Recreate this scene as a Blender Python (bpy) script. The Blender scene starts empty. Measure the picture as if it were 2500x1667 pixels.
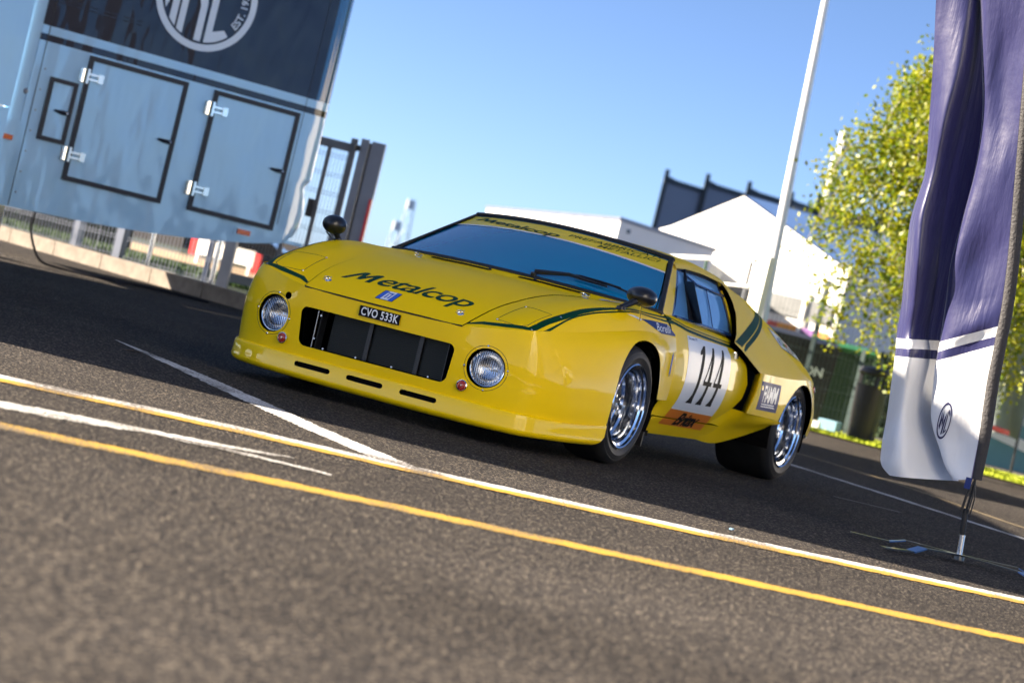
import bpy, bmesh, math, random
import numpy as np
from mathutils import Vector, Matrix
from mathutils.bvhtree import BVHTree
from mathutils.geometry import tessellate_polygon
random.seed(7); rng = np.random.default_rng(7)
PI = math.pi
scene = bpy.context.scene
col = scene.collection

# ------------------------------------------------------------------ camera
CAM = np.array([10.94374, 5.31782, 0.70668])
YAW, PITCH, ROLL = math.radians(204.79392), math.radians(-1.11808), math.radians(13.76503)
cd = np.array([math.cos(PITCH)*math.cos(YAW), math.cos(PITCH)*math.sin(YAW), math.sin(PITCH)])
cr = np.cross(cd, [0, 0, 1]); cr /= np.linalg.norm(cr)
cu = np.cross(cr, cd)
CR = math.cos(ROLL)*cr + math.sin(ROLL)*cu
CU = -math.sin(ROLL)*cr + math.cos(ROLL)*cu
cam = bpy.data.cameras.new('camera'); camo = bpy.data.objects.new('camera', cam); col.objects.link(camo)
camo.matrix_world = Matrix(((CR[0], CU[0], -cd[0], CAM[0]), (CR[1], CU[1], -cd[1], CAM[1]), (CR[2], CU[2], -cd[2], CAM[2]), (0, 0, 0, 1)))
cam.sensor_width = 36; cam.lens = 36*5820.83/2500
cam.clip_start = 0.1; cam.clip_end = 3000
cam.dof.use_dof = True; cam.dof.focus_distance = 11.0; cam.dof.aperture_fstop = 3.2
scene.camera = camo
FH = np.array([math.cos(YAW), math.sin(YAW)]); RH = np.array([math.sin(YAW), -math.cos(YAW)])

# ------------------------------------------------------------------ world, sun, exposure
SUN_EL = math.radians(27.0)
sun_h = -RH + 0.05*FH; sun_h /= np.linalg.norm(sun_h)            # towards the sun, on the ground
sun_dir = np.array([sun_h[0]*math.cos(SUN_EL), sun_h[1]*math.cos(SUN_EL), math.sin(SUN_EL)])
w = bpy.data.worlds.new('World'); scene.world = w; w.use_nodes = True
wn = w.node_tree.nodes; wl = w.node_tree.links; wn.clear()
sky = wn.new('ShaderNodeTexSky'); sky.sky_type = 'NISHITA'; sky.sun_disc = False
sky.sun_elevation = SUN_EL; sky.sun_rotation = math.atan2(sun_dir[0], sun_dir[1])
sky.altitude = 0; sky.air_density = 0.36; sky.dust_density = 0.5; sky.ozone_density = 3.2
bg = wn.new('ShaderNodeBackground'); bg.inputs['Strength'].default_value = 0.05
wo = wn.new('ShaderNodeOutputWorld')
wl.new(sky.outputs[0], bg.inputs[0]); wl.new(bg.outputs[0], wo.inputs[0])
sun = bpy.data.lights.new('sun', 'SUN'); suno = bpy.data.objects.new('sun', sun); col.objects.link(suno)
sun.energy = 5.0; sun.angle = math.radians(0.5); sun.color = (1.0, 0.85, 0.66)
suno.rotation_euler = Vector(sun_dir).to_track_quat('Z', 'Y').to_euler(); suno.location = (0, -30, 30)
vs = scene.view_settings; vs.view_transform = 'Standard'; vs.look = 'None'; vs.gamma = 1; vs.use_curve_mapping = False
vs.exposure = 2.35
scene.cycles.use_denoising = True
scene.cycles.max_bounces = 8; scene.cycles.transparent_max_bounces = 12

# ------------------------------------------------------------------ helpers
def SL(s, l, z=0.0):
    p = CAM[:2] + FH*s + RH*l
    return np.array([p[0], p[1], z])

def newmat(name):
    m = bpy.data.materials.new(name); m.use_nodes = True
    return m, m.node_tree.nodes, m.node_tree.links, m.node_tree.nodes['Principled BSDF']

def pbr(name, c, rough=0.5, metal=0.0, coat=0.0, spec=0.5, var=0.0, vscale=5.0, bump=0.0, bscale=50.0, trans=0.0, emit=None, coatrough=0.03, var2=None, sheen=0.0):
    m, n, l, b = newmat(name)
    b.inputs['Base Color'].default_value = (*c, 1); b.inputs['Roughness'].default_value = rough
    b.inputs['Metallic'].default_value = metal; b.inputs['Coat Weight'].default_value = coat
    b.inputs['Coat Roughness'].default_value = coatrough
    b.inputs['Specular IOR Level'].default_value = spec
    b.inputs['Transmission Weight'].default_value = trans
    if sheen: b.inputs['Sheen Weight'].default_value = sheen
    tc = n.new('ShaderNodeTexCoord')
    if var > 0:
        t = n.new('ShaderNodeTexNoise'); t.inputs['Scale'].default_value = vscale; t.inputs['Detail'].default_value = 6
        l.new(tc.outputs['Object'], t.inputs['Vector'])
        mx = n.new('ShaderNodeMix'); mx.data_type = 'RGBA'
        c2 = var2 if var2 else tuple(v*(1-var) for v in c)
        mr = n.new('ShaderNodeMapRange'); mr.inputs[1].default_value = 0.35; mr.inputs[2].default_value = 0.65
        l.new(t.outputs['Fac'], mr.inputs[0]); l.new(mr.outputs[0], mx.inputs[0])
        mx.inputs[6].default_value = (*c, 1); mx.inputs[7].default_value = (*c2, 1)
        l.new(mx.outputs[2], b.inputs['Base Color'])
    if bump > 0:
        t = n.new('ShaderNodeTexNoise'); t.inputs['Scale'].default_value = bscale; t.inputs['Detail'].default_value = 4
        l.new(tc.outputs['Object'], t.inputs['Vector'])
        bp = n.new('ShaderNodeBump'); bp.inputs['Strength'].default_value = bump; bp.inputs['Distance'].default_value = 0.02
        l.new(t.outputs['Fac'], bp.inputs['Height']); l.new(bp.outputs[0], b.inputs['Normal'])
    if emit: b.inputs['Emission Color'].default_value = (*emit[0], 1); b.inputs['Emission Strength'].default_value = emit[1]
    return m

def tag(o, label=None, cat=None, group=None, kind=None):
    if label: o['label'] = label
    if cat: o['category'] = cat
    if group: o['group'] = group
    if kind: o['kind'] = kind
    return o

def thing(name, label, cat, loc, group=None):
    o = bpy.data.objects.new(name, None); col.objects.link(o); o.location = tuple(float(v) for v in loc); o.empty_display_size = 0.2
    o['wl'] = [float(v) for v in loc]
    return tag(o, label, cat, group)

def wloc(o): return np.array(list(o['wl'])) if 'wl' in o else np.zeros(3)

def mk(name, V, F, mat, parent=None, N=None, smooth=False, mats=None, fm=None):
    V = np.asarray(V, float).reshape(-1, 3)
    if len(V) == 0: return None
    c = (V.min(0)+V.max(0))/2
    me = bpy.data.meshes.new(name)
    me.from_pydata((V-c).tolist(), [], [tuple(int(i) for i in f) for f in F])
    for m_ in (mats or [mat]): me.materials.append(m_)
    if fm is not None: me.polygons.foreach_set('material_index', np.asarray(fm, dtype=np.int32))
    if smooth or N is not None: me.polygons.foreach_set('use_smooth', [True]*len(me.polygons))
    me.update()
    if N is not None: me.normals_split_custom_set_from_vertices(np.asarray(N).tolist())
    o = bpy.data.objects.new(name, me); col.objects.link(o)
    if parent is not None:
        o.parent = parent; o.location = tuple(c - wloc(parent))
    else: o.location = tuple(c)
    o['wl'] = [float(v) for v in c]
    return o

class MB:
    """collects boxes, bars, tubes and lathes; build() links them as one mesh object"""
    def __init__(s): s.V = []; s.F = []; s.sm = False
    def add(s, V, F):
        b = len(s.V); s.V += [tuple(map(float, v)) for v in V]; s.F += [tuple(i+b for i in f) for f in F]; return s
    def box(s, o, a, b, c):
        """corner o and three edge vectors"""
        o, a, b, c = map(np.asarray, (o, a, b, c))
        P = [o, o+a, o+a+b, o+b, o+c, o+a+c, o+a+b+c, o+b+c]
        F = [(0, 3, 2, 1), (4, 5, 6, 7), (0, 1, 5, 4), (1, 2, 6, 5), (2, 3, 7, 6), (3, 0, 4, 7)]
        if np.dot(np.cross(a, b), c) < 0: F = [f[::-1] for f in F]
        return s.add(P, F)
    def cbox(s, c, sx, sy, sz): return s.box((c[0]-sx/2, c[1]-sy/2, c[2]-sz/2), (sx, 0, 0), (0, sy, 0), (0, 0, sz))
    def tube(s, pts, r, n=10, cap=True):
        pts = [np.asarray(p, float) for p in pts]; k = len(pts)
        rs = r if hasattr(r, '__len__') else [r]*k
        up = None; V = []; F = []
        for i, p in enumerate(pts):
            t = pts[min(i+1, k-1)] - pts[max(i-1, 0)]; t = t/np.linalg.norm(t)
            if up is None:
                up = np.array([0, 0, 1.]) if abs(t[2]) < .9 else np.array([1., 0, 0])
            a = np.cross(t, up); a /= np.linalg.norm(a); b = np.cross(a, t); up = b
            for j in range(n):
                q = 2*PI*j/n; V.append(p + rs[i]*(math.cos(q)*a + math.sin(q)*b))
        for i in range(k-1):
            for j in range(n):
                F.append((i*n+j, i*n+(j+1) % n, (i+1)*n+(j+1) % n, (i+1)*n+j))
        if cap: F.append(tuple(range(n))[::-1]); F.append(tuple((k-1)*n+j for j in range(n)))
        F = [f[::-1] for f in F]
        return s.add(V, F)
    def lathe(s, prof, c, axis, n=48, flip=False):
        """prof: (radius, offset along axis)"""
        axis = np.asarray(axis, float); axis /= np.linalg.norm(axis); c = np.asarray(c, float)
        a = np.cross(axis, [0, 0, 1.]);
        if np.linalg.norm(a) < 1e-3: a = np.array([1., 0, 0])
        a /= np.linalg.norm(a); b = np.cross(axis, a); V = []; F = []
        for r, h in prof:
            for j in range(n):
                q = 2*PI*j/n; V.append(c + axis*h + r*(math.cos(q)*a + math.sin(q)*b))
        for i in range(len(prof)-1):
            for j in range(n):
                f = (i*n+j, i*n+(j+1) % n, (i+1)*n+(j+1) % n, (i+1)*n+j); F.append(f[::-1] if flip else f)
        return s.add(V, F)
    def prism(s, poly, o, a, b, d):
        """polygon (a,b) coordinates, extruded along vector d"""
        o, a, b, d = map(np.asarray, (o, a, b, d)); n = len(poly)
        P = [o+a*p[0]+b*p[1] for p in poly]; Q = [p+d for p in P]
        F = [tuple(range(n)), tuple(range(2*n-1, n-1, -1))]+[(i, i+n, (i+1) % n+n, (i+1) % n) for i in range(n)]
        return s.add(P+Q, F)
    def sphere(s, c, r, sc=(1, 1, 1), nu=16, nv=10, R=None):
        c = np.asarray(c, float); V = []; F = []
        for i in range(nv+1):
            t = PI*i/nv
            for j in range(nu):
                q = 2*PI*j/nu; p = np.array([math.sin(t)*math.cos(q)*sc[0], math.sin(t)*math.sin(q)*sc[1], math.cos(t)*sc[2]])*r
                V.append(c+(p if R is None else R @ p))
        for i in range(nv):
            for j in range(nu): F.append((i*nu+j, (i+1)*nu+j, (i+1)*nu+(j+1) % nu, i*nu+(j+1) % nu))
        return s.add(V, F)
    def build(s, name, mat, parent=None, smooth=False):
        o = mk(name, s.V, s.F, mat, parent, smooth=smooth)
        if smooth == 'auto':
            o.data.set_sharp_from_angle(angle=math.radians(35))
        return o

# ---- smooth surfaces lofted through measured control points
def interp(P, t, q):
    """P (n,...) control values at knots t, evaluated at q with Bessel tangents"""
    P = np.asarray(P, float); t = np.asarray(t, float); n = len(t)
    if n == 2:
        u = ((q-t[0])/(t[1]-t[0])).reshape((-1,)+(1,)*(P.ndim-1)); return P[0]*(1-u)+P[1]*u
    dt = np.diff(t); D = (P[1:]-P[:-1])/dt.reshape((-1,)+(1,)*(P.ndim-1))
    m = np.zeros_like(P)
    w0 = (dt[1:]/(dt[1:]+dt[:-1])).reshape((-1,)+(1,)*(P.ndim-1))
    m[1:-1] = D[:-1]*w0 + D[1:]*(1-w0)
    m[0] = 1.5*D[0]-.5*m[1]; m[-1] = 1.5*D[-1]-.5*m[-2]
    i = np.clip(np.searchsorted(t, q, side='right')-1, 0, n-2)
    h = dt[i]; u = (q-t[i])/h
    sh = (-1,)+(1,)*(P.ndim-1); u = u.reshape(sh); h = h.reshape(sh)
    return (2*u**3-3*u**2+1)*P[i] + (u**3-2*u**2+u)*h*m[i] + (-2*u**3+3*u**2)*P[i+1] + (u**3-u**2)*h*m[i+1]

def loft(rows, nu, nv, mirror=False):
    R_ = np.asarray(rows, float)
    if mirror:                                   # rows run from the centre line (y=0) outwards
        L = R_[:, :0:-1].copy(); L[:, :, 1] *= -1
        R_ = np.concatenate([L, R_], axis=1)
    def knots(A):                                # mean chord length along axis 1
        d = np.linalg.norm(np.diff(A, axis=1), axis=2).mean(0); d = np.maximum(d, 1e-4)
        return np.concatenate([[0], np.cumsum(d)])
    tv = knots(R_); tu = knots(R_.transpose(1, 0, 2))
    G = interp(R_.transpose(1, 0, 2), tv, np.linspace(0, tv[-1], nv))      # nv, K, 3
    G = interp(G.transpose(1, 0, 2), tu, np.linspace(0, tu[-1], nu))       # nu, nv, 3
    return G

def gridmesh(G, out=None):
    """grid -> V, N, T with normals turned away from point out"""
    nu, nv = G.shape[:2]
    du = np.gradient(G, axis=0); dv = np.gradient(G, axis=1)
    N = np.cross(du, dv); N /= (np.linalg.norm(N, axis=2, keepdims=True)+1e-12)
    idx = np.arange(nu*nv).reshape(nu, nv)
    a, b, c, d = idx[:-1, :-1].ravel(), idx[1:, :-1].ravel(), idx[1:, 1:].ravel(), idx[:-1, 1:].ravel()
    T = np.concatenate([np.stack([a, b, c], 1), np.stack([a, c, d], 1)])
    V = G.reshape(-1, 3); N = N.reshape(-1, 3)
    o = np.array(out if out is not None else (-1., 0, .35))
    if np.mean(np.sum(N*(V-o), 1)) < 0: N = -N; T = T[:, ::-1]
    return V.copy(), N.copy(), T.copy()

def clip(m, fn, depth=0.0, vec=None):
    """keep the part of m where fn(V) >= 0; cut edges follow the zero line. Returns mesh (and a returned lip)"""
    V, N, T = m; f = fn(V)
    s = f >= 0; k = s[T].sum(1)
    keep = T[k == 3]; cross = T[(k == 1) | (k == 2)]
    NV = []; NN = []; cache = {}; base = len(V); out = []; edges = []
    def cut(i, j):
        key = (i, j) if i < j else (j, i)
        if key not in cache:
            t = f[i]/(f[i]-f[j]); cache[key] = base+len(NV)
            NV.append(V[i]+(V[j]-V[i])*t); n = N[i]+(N[j]-N[i])*t; NN.append(n/(np.linalg.norm(n)+1e-9))
        return cache[key]
    for a, b, c in cross:
        for _ in range(3):
            if s[a] and not s[b] and not s[c]:
                p, q = cut(a, b), cut(a, c); out.append((a, p, q)); edges.append((p, q)); break
            if s[a] and s[b] and not s[c]:
                p, q = cut(b, c), cut(a, c); out.append((a, b, p)); out.append((a, p, q)); edges.append((p, q)); break
            a, b, c = b, c, a
    V2 = np.concatenate([V, np.array(NV).reshape(-1, 3)]); N2 = np.concatenate([N, np.array(NN).reshape(-1, 3)])
    T2 = np.concatenate([keep, np.array(out, dtype=int).reshape(-1, 3)]) if len(out) else keep
    if depth and edges:
        E = np.array(edges); ids = np.unique(E); mp = {int(v): len(V2)+i for i, v in enumerate(ids)}
        dirv = -N2[ids]*depth if vec is None else np.array([vec(p) for p in V2[ids]])
        V3 = V2[ids]+dirv
        # duplicated rim so the lip gets its own normals
        mp0 = {int(v): len(V2)+len(ids)+i for i, v in enumerate(ids)}
        Q = []
        nn = np.zeros((len(ids), 3)); pos = {int(v): i for i, v in enumerate(ids)}
        for p, q in E:
            p, q = int(p), int(q)
            Q.append((p, mp[p], mp[q])); Q.append((p, mp[q], q))
            fn_ = np.cross(V2[q]-V2[p], V3[pos[p]]-V2[p]); l_ = np.linalg.norm(fn_)+1e-12
            nn[pos[p]] -= fn_/l_; nn[pos[q]] -= fn_/l_
        nn /= (np.linalg.norm(nn, axis=1, keepdims=True)+1e-9)
        Q = [(mp0[a] if a in mp0 else a, mp0[b] if b in mp0 else b, mp0[c] if c in mp0 else c) for a, b, c in Q]
        V2 = np.concatenate([V2, V3, V2[ids]]); N2 = np.concatenate([N2, nn, nn]); T2 = np.concatenate([T2, np.array(Q)[:, ::-1]])
    return compact((V2, N2, T2))

def compact(m):
    V, N, T = m
    if len(T) == 0: return (np.zeros((0, 3)), np.zeros((0, 3)), np.zeros((0, 3), int))
    ids, inv = np.unique(T, return_inverse=True)
    return V[ids], N[ids], inv.reshape(T.shape)

def join(*ms):
    V = []; N = []; T = []; b = 0
    for v, n, t in ms: V.append(v); N.append(n); T.append(t+b); b += len(v)
    return np.concatenate(V), np.concatenate(N), np.concatenate(T)

def mirror_m(m):
    V, N, T = m; V = V*[1, -1, 1]; N = N*[1, -1, 1]; return V, N, T[:, ::-1]

def part(name, m, mat, parent, off=0.0):
    V, N, T = m
    return mk(name, V+N*off, T, mat, parent, N=N)

def bvh_of(m): return BVHTree.FromPolygons([Vector(v) for v in m[0]], m[2].tolist())

# ---- 2d signed distances (positive outside)
def rrect(a, b, ca, cb, ha, hb, r):
    qa = np.abs(a-ca)-(ha-r); qb = np.abs(b-cb)-(hb-r)
    return np.hypot(np.maximum(qa, 0), np.maximum(qb, 0))+np.minimum(np.maximum(qa, qb), 0)-r

def poly_sd(a, b, pts):
    pts = np.asarray(pts, float); n = len(pts); d = np.full(a.shape, 1e9); ins = np.zeros(a.shape, bool)
    for i in range(n):
        p, q = pts[i], pts[(i+1) % n]; e = q-p; wx = a-p[0]; wy = b-p[1]
        t = np.clip((wx*e[0]+wy*e[1])/(e@e+1e-12), 0, 1)
        d = np.minimum(d, np.hypot(wx-e[0]*t, wy-e[1]*t))
        c1 = (p[1] > b) != (q[1] > b)
        with np.errstate(divide='ignore', invalid='ignore'):
            xi = (q[0]-p[0])*(b-p[1])/((q[1]-p[1]) if abs(q[1]-p[1]) > 1e-12 else 1e-12)+p[0]
        ins ^= c1 & (a < xi)
    return np.where(ins, -d, d)

def line_sd(a, b, pts):
    pts = np.asarray(pts, float); d = np.full(a.shape, 1e9)
    for i in range(len(pts)-1):
        p, q = pts[i], pts[i+1]; e = q-p; wx = a-p[0]; wy = b-p[1]
        t = np.clip((wx*e[0]+wy*e[1])/(e@e+1e-12), 0, 1)
        d = np.minimum(d, np.hypot(wx-e[0]*t, wy-e[1]*t))
    return d

def smooth_line(pts, n=8):
    pts = np.asarray(pts, float); d = np.linalg.norm(np.diff(pts, axis=0), axis=1); t = np.concatenate([[0], np.cumsum(d)])
    return interp(pts, t, np.linspace(0, t[-1], n*(len(pts)-1)+1))

# ---- flat print: text and polygons, laid on a surface by projection
_tcache = {}
def text2d(s, size=1.0, shear=0.0, bold=0.0, spacing=1.0, xs=1.0, align='LEFT'):
    cu_ = bpy.data.curves.new('t', 'FONT'); cu_.body = s; cu_.size = size; cu_.shear = shear; cu_.offset = bold
    cu_.space_character = spacing; cu_.align_x = align; cu_.resolution_u = 4; cu_.fill_mode = 'FRONT'
    o = bpy.data.objects.new('t', cu_); col.objects.link(o)
    dg = bpy.context.evaluated_depsgraph_get(); dg.update()
    me = bpy.data.meshes.new_from_object(o.evaluated_get(dg))
    V = np.array([v.co[:2] for v in me.vertices]); F = [tuple(p.vertices) for p in me.polygons]
    bpy.data.objects.remove(o); bpy.data.curves.remove(cu_); bpy.data.meshes.remove(me)
    V[:, 0] *= xs
    return V, F

def fill2d(loops):
    V = [p for lp in loops for p in lp]
    F = tessellate_polygon([[Vector((p[0], p[1], 0)) for p in lp] for lp in loops])
    return np.array(V, float), [tuple(f) for f in F]

def fit(VF, x0, y0, x1, y1, shear=0.0):
    """scale a flat shape so that it fills the given box"""
    V, F = VF; mn = V.min(0); mx_ = V.max(0)
    W = (V-mn)/(mx_-mn)*[x1-x0, y1-y0]+[x0, y0]
    W[:, 0] += shear*(W[:, 1]-y0)
    return W, F

def merge2(*L):
    V = []; F = []; b = 0
    for v, f in L:
        V.append(v); F += [tuple(i+b for i in q) for q in f]; b += len(v)
    return np.concatenate(V), F

def dice(VF, step):
    V, F = VF; bm = bmesh.new(); vs_ = [bm.verts.new((p[0], p[1], 0)) for p in V]
    for f in F:
        try: bm.faces.new([vs_[i] for i in f])
        except ValueError: pass
    for ax in (0, 1):
        lo, hi = V[:, ax].min(), V[:, ax].max()
        for k in range(int((hi-lo)/step)):
            co = [0, 0, 0]; no = [0, 0, 0]; co[ax] = lo+(k+1)*step; no[ax] = 1
            bmesh.ops.bisect_plane(bm, geom=bm.verts[:]+bm.edges[:]+bm.faces[:], plane_co=co, plane_no=no)
    bmesh.ops.triangulate(bm, faces=bm.faces[:])
    bm.verts.index_update()
    V2 = np.array([v.co[:2] for v in bm.verts]); F2 = [tuple(v.index for v in f.verts) for f in bm.faces]; bm.free()
    return V2, F2

def lay(name, VF, O, A, B, D, bvh, mat, parent, eps=0.0015, step=0.03):
    V, F = dice(VF, step) if step else VF
    O, A, B, D = [np.asarray(q, float) for q in (O, A, B, D)]; Dn = Vector(D/np.linalg.norm(D))
    W = []; NN = []; last = None
    for a, b in V:
        p = Vector(O+A*a+B*b) - Dn*2.0
        h = bvh.ray_cast(p, Dn)
        if h[0] is None: W.append(None); NN.append(None); continue
        n = h[1] if h[1].dot(Dn) < 0 else -h[1]
        W.append(np.array(h[0]+n*eps)); NN.append(np.array(n))
    ok = [w_ is not None for w_ in W]
    if not any(ok): print('LAY MISS', name); return None
    F = [f for f in F if all(ok[i] for i in f)]
    W = np.array([w_ if w_ is not None else (0, 0, 0) for w_ in W]); NN = np.array([n_ if n_ is not None else (0, 0, 1) for n_ in NN])
    T = []
    for f in F:
        g_ = np.cross(W[f[1]]-W[f[0]], W[f[2]]-W[f[0]])
        T.append(f if g_ @ NN[f[0]] > 0 else f[::-1])
    m = compact((W, NN, np.array(T)))
    return mk(name, m[0], m[2], mat, parent, N=m[1])
# ------------------------------------------------------------------ car materials
def paint_mat():
    m, n, l, b = newmat('yellow_paint')
    b.inputs['Roughness'].default_value = 0.42; b.inputs['Coat Weight'].default_value = 1.0
    b.inputs['Coat Roughness'].default_value = 0.025; b.inputs['Coat IOR'].default_value = 1.5
    tc = n.new('ShaderNodeTexCoord'); t = n.new('ShaderNodeTexNoise'); t.inputs['Scale'].default_value = 2.5; t.inputs['Detail'].default_value = 3
    l.new(tc.outputs['Object'], t.inputs['Vector'])
    mx = n.new('ShaderNodeMix'); mx.data_type = 'RGBA'; mx.inputs[6].default_value = (0.97, 0.66, 0.001, 1); mx.inputs[7].default_value = (0.94, 0.62, 0.001, 1)
    l.new(t.outputs['Fac'], mx.inputs[0])
    # fine film of dust: dull specks
    d = n.new('ShaderNodeTexNoise'); d.inputs['Scale'].default_value = 380; d.inputs['Detail'].default_value = 2
    l.new(tc.outputs['Object'], d.inputs['Vector'])
    mr = n.new('ShaderNodeMapRange'); mr.inputs[1].default_value = 0.62; mr.inputs[2].default_value = 0.72; mr.inputs[4].default_value = 0.22
    l.new(d.outputs['Fac'], mr.inputs[0])
    m2 = n.new('ShaderNodeMix'); m2.data_type = 'RGBA'; m2.inputs[7].default_value = (0.30, 0.24, 0.10, 1)
    l.new(mx.outputs[2], m2.inputs[6]); l.new(mr.outputs[0], m2.inputs[0]); l.new(m2.outputs[2], b.inputs['Base Color'])
    # very slight waviness of hand-laid panels
    wv = n.new('ShaderNodeTexNoise'); wv.inputs['Scale'].default_value = 3.2; wv.inputs['Detail'].default_value = 1.5
    l.new(tc.outputs['Object'], wv.inputs['Vector'])
    bp = n.new('ShaderNodeBump'); bp.inputs['Strength'].default_value = 0.5; bp.inputs['Distance'].default_value = 0.012
    l.new(wv.outputs['Fac'], bp.inputs['Height']); l.new(bp.outputs[0], b.inputs['Coat Normal'])
    # upward faces lose gloss so the sky reflection stays off the dusty paint
    ge = n.new('ShaderNodeNewGeometry'); sx = n.new('ShaderNodeSeparateXYZ'); l.new(ge.outputs['Normal'], sx.inputs[0])
    up = n.new('ShaderNodeMapRange'); up.inputs[1].default_value = .45; up.inputs[2].default_value = .9; up.inputs[3].default_value = .65; up.inputs[4].default_value = .0
    l.new(sx.outputs[2], up.inputs[0]); l.new(up.outputs[0], b.inputs['Coat Weight'])
    us = n.new('ShaderNodeMapRange'); us.inputs[1].default_value = .45; us.inputs[2].default_value = .9; us.inputs[3].default_value = .15; us.inputs[4].default_value = .02
    l.new(sx.outputs[2], us.inputs[0]); l.new(us.outputs[0], b.inputs['Specular IOR Level'])
    return m
paint = paint_mat()
green = pbr('green_stripe', (0.0, 0.045, 0.018), 0.5, coat=0.05, spec=.12)
rubber = pbr('black_rubber', (0.012, 0.012, 0.014), 0.55, var=.3, vscale=30)
tyre_m = pbr('tyre_rubber', (0.016, 0.016, 0.017), 0.6, var=.4, vscale=12, bump=.05, bscale=60)
black = pbr('black_plastic', (0.012, 0.013, 0.016), 0.32, coat=.3)
void = pbr('dark_cavity', (0.004, 0.004, 0.005), 0.9, spec=.1)
mesh_m = pbr('black_mesh_panel', (0.01, 0.012, 0.016), 0.5, spec=.4)
chrome = pbr('chrome', (0.85, 0.87, 0.9), 0.12, metal=1.0)
polished = pbr('polished_alloy', (0.72, 0.75, 0.80), 0.10, metal=1.0, bump=.015, bscale=25)
steel = pbr('bright_steel', (0.62, 0.64, 0.68), 0.25, metal=1.0)
grey_metal = pbr('dull_metal', (0.25, 0.26, 0.28), 0.4, metal=0.9)
white_vinyl = pbr('white_vinyl', (0.80, 0.83, 0.86), 0.35, coat=.2)
black_vinyl = pbr('black_vinyl', (0.010, 0.011, 0.014), 0.55, coat=.0, spec=.06)
orange_vinyl = pbr('orange_vinyl', (0.75, 0.20, 0.015), 0.35, coat=.2)
blue_vinyl = pbr('blue_vinyl', (0.012, 0.03, 0.16), 0.45, coat=.05, spec=.15)
bright_blue = pbr('badge_blue', (0.01, 0.10, 0.60), 0.3, coat=.7)
red_vinyl = pbr('red_vinyl', (0.60, 0.02, 0.02), 0.3, coat=.7)
green_vinyl = pbr('flag_green', (0.01, 0.20, 0.08), 0.3, coat=.7)
ws_glass = pbr('sky_tinted_windscreen', (0.0, 0.20, 0.42), 0.03, coat=1.0, spec=.8, coatrough=.01)  # blue base holds both the glass tint and the reflected sky
side_glass = pbr('perspex_side_window', (0.18, 0.46, 0.85), 0.08, coat=1.0, spec=.6)  # perspex; the blue of the reflected sky is put into the base colour
amber = pbr('amber_lens', (0.38, 0.022, 0.003), 0.12, coat=1.0)

CARX = -1.2
car = thing('race_car', 'yellow wedge-shaped racing car numbered 144 with green stripes, parked on the shaded asphalt', 'race car', (CARX, 0, 0))

# ---- surfaces (x forward, y to the car's left, z up; metres; origin under the front axle)
TOP_rows = [
 [(.955,0,.503),(.953,.22,.504),(.949,.435,.507),(.935,.50,.515),(.900,.62,.537),(.870,.70,.552),(.844,.752,.563)],
 [(.77,0,.602),(.768,.22,.601),(.765,.43,.595),(.765,.50,.595),(.77,.63,.605),(.76,.735,.603),(.74,.785,.577)],
 [(.50,0,.690),(.50,.22,.688),(.50,.43,.680),(.50,.50,.678),(.50,.65,.690),(.50,.772,.677),(.50,.837,.607)],
 [(.20,0,.750),(.20,.22,.748),(.20,.43,.741),(.20,.52,.740),(.20,.68,.752),(.20,.81,.738),(.20,.888,.650)],
 [(-.10,0,.775),(-.10,.23,.773),(-.10,.46,.767),(-.10,.55,.769),(-.10,.70,.781),(-.10,.835,.768),(-.10,.912,.682)],
 [(-.23,0,.783),(-.24,.23,.781),(-.27,.46,.777),(-.28,.56,.778),(-.28,.70,.786),(-.28,.833,.770),(-.28,.905,.684)],
 [(-.34,0,.812),(-.35,.24,.810),(-.40,.48,.803),(-.42,.58,.800),(-.43,.70,.796),(-.43,.832,.771),(-.42,.895,.685)],
 [(-.62,0,.83),(-.62,.24,.828),(-.62,.50,.812),(-.62,.60,.802),(-.62,.765,.795),(-.62,.834,.771),(-.62,.880,.685)],
]
G_TOP = loft(TOP_rows, 190, 260, mirror=True)
TOP = gridmesh(G_TOP, (-.2, 0, .2))
def topedge(): return [r[-1] for r in TOP_rows]
# belt: columns run from the nose centre round the corner and back along the side
B_top = [(.955,0,.503),(.953,.22,.504),(.949,.435,.507),(.900,.62,.537),(.844,.752,.563),(.74,.785,.577),(.50,.837,.607),(.20,.888,.650),(-.10,.912,.682),(-.28,.905,.684),(-.42,.895,.685),(-.62,.880,.685)]
B_up  = [(.953,0,.472),(.952,.22,.473),(.948,.435,.474),(.905,.63,.492),(.850,.768,.520),(.742,.818,.530),(.50,.885,.560),(.21,.940,.605),(-.08,.970,.640),(-.28,.952,.632),(-.43,.930,.626),(-.62,.900,.620)]
B_m   = [(.950,0,.40),(.949,.22,.40),(.945,.45,.40),(.908,.66,.40),(.848,.792,.40),(.735,.865,.41),(.50,.943,.43),(.27,.985,.45),(-.05,1.00,.47),(-.28,.977,.47),(-.43,.948,.47),(-.62,.915,.47)]
B_l   = [(.942,0,.28),(.941,.22,.28),(.936,.45,.28),(.903,.66,.28),(.840,.795,.28),(.715,.880,.28),(.50,.952,.28),(.29,.994,.29),(-.05,1.0,.29),(-.28,.98,.29),(-.43,.948,.29),(-.62,.900,.29)]
B_b   = [(.930,0,.165),(.930,.22,.165),(.926,.45,.165),(.895,.66,.165),(.833,.790,.165),(.705,.875,.165),(.50,.946,.167),(.30,.988,.172),(-.05,1.0,.175),(-.28,.972,.172),(-.43,.925,.17),(-.62,.860,.168)]
G_BELT = loft([B_top, B_up, B_m, B_l, B_b], 80, 560, mirror=True)
BELT = gridmesh(G_BELT, (-.2, 0, .35))

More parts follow.
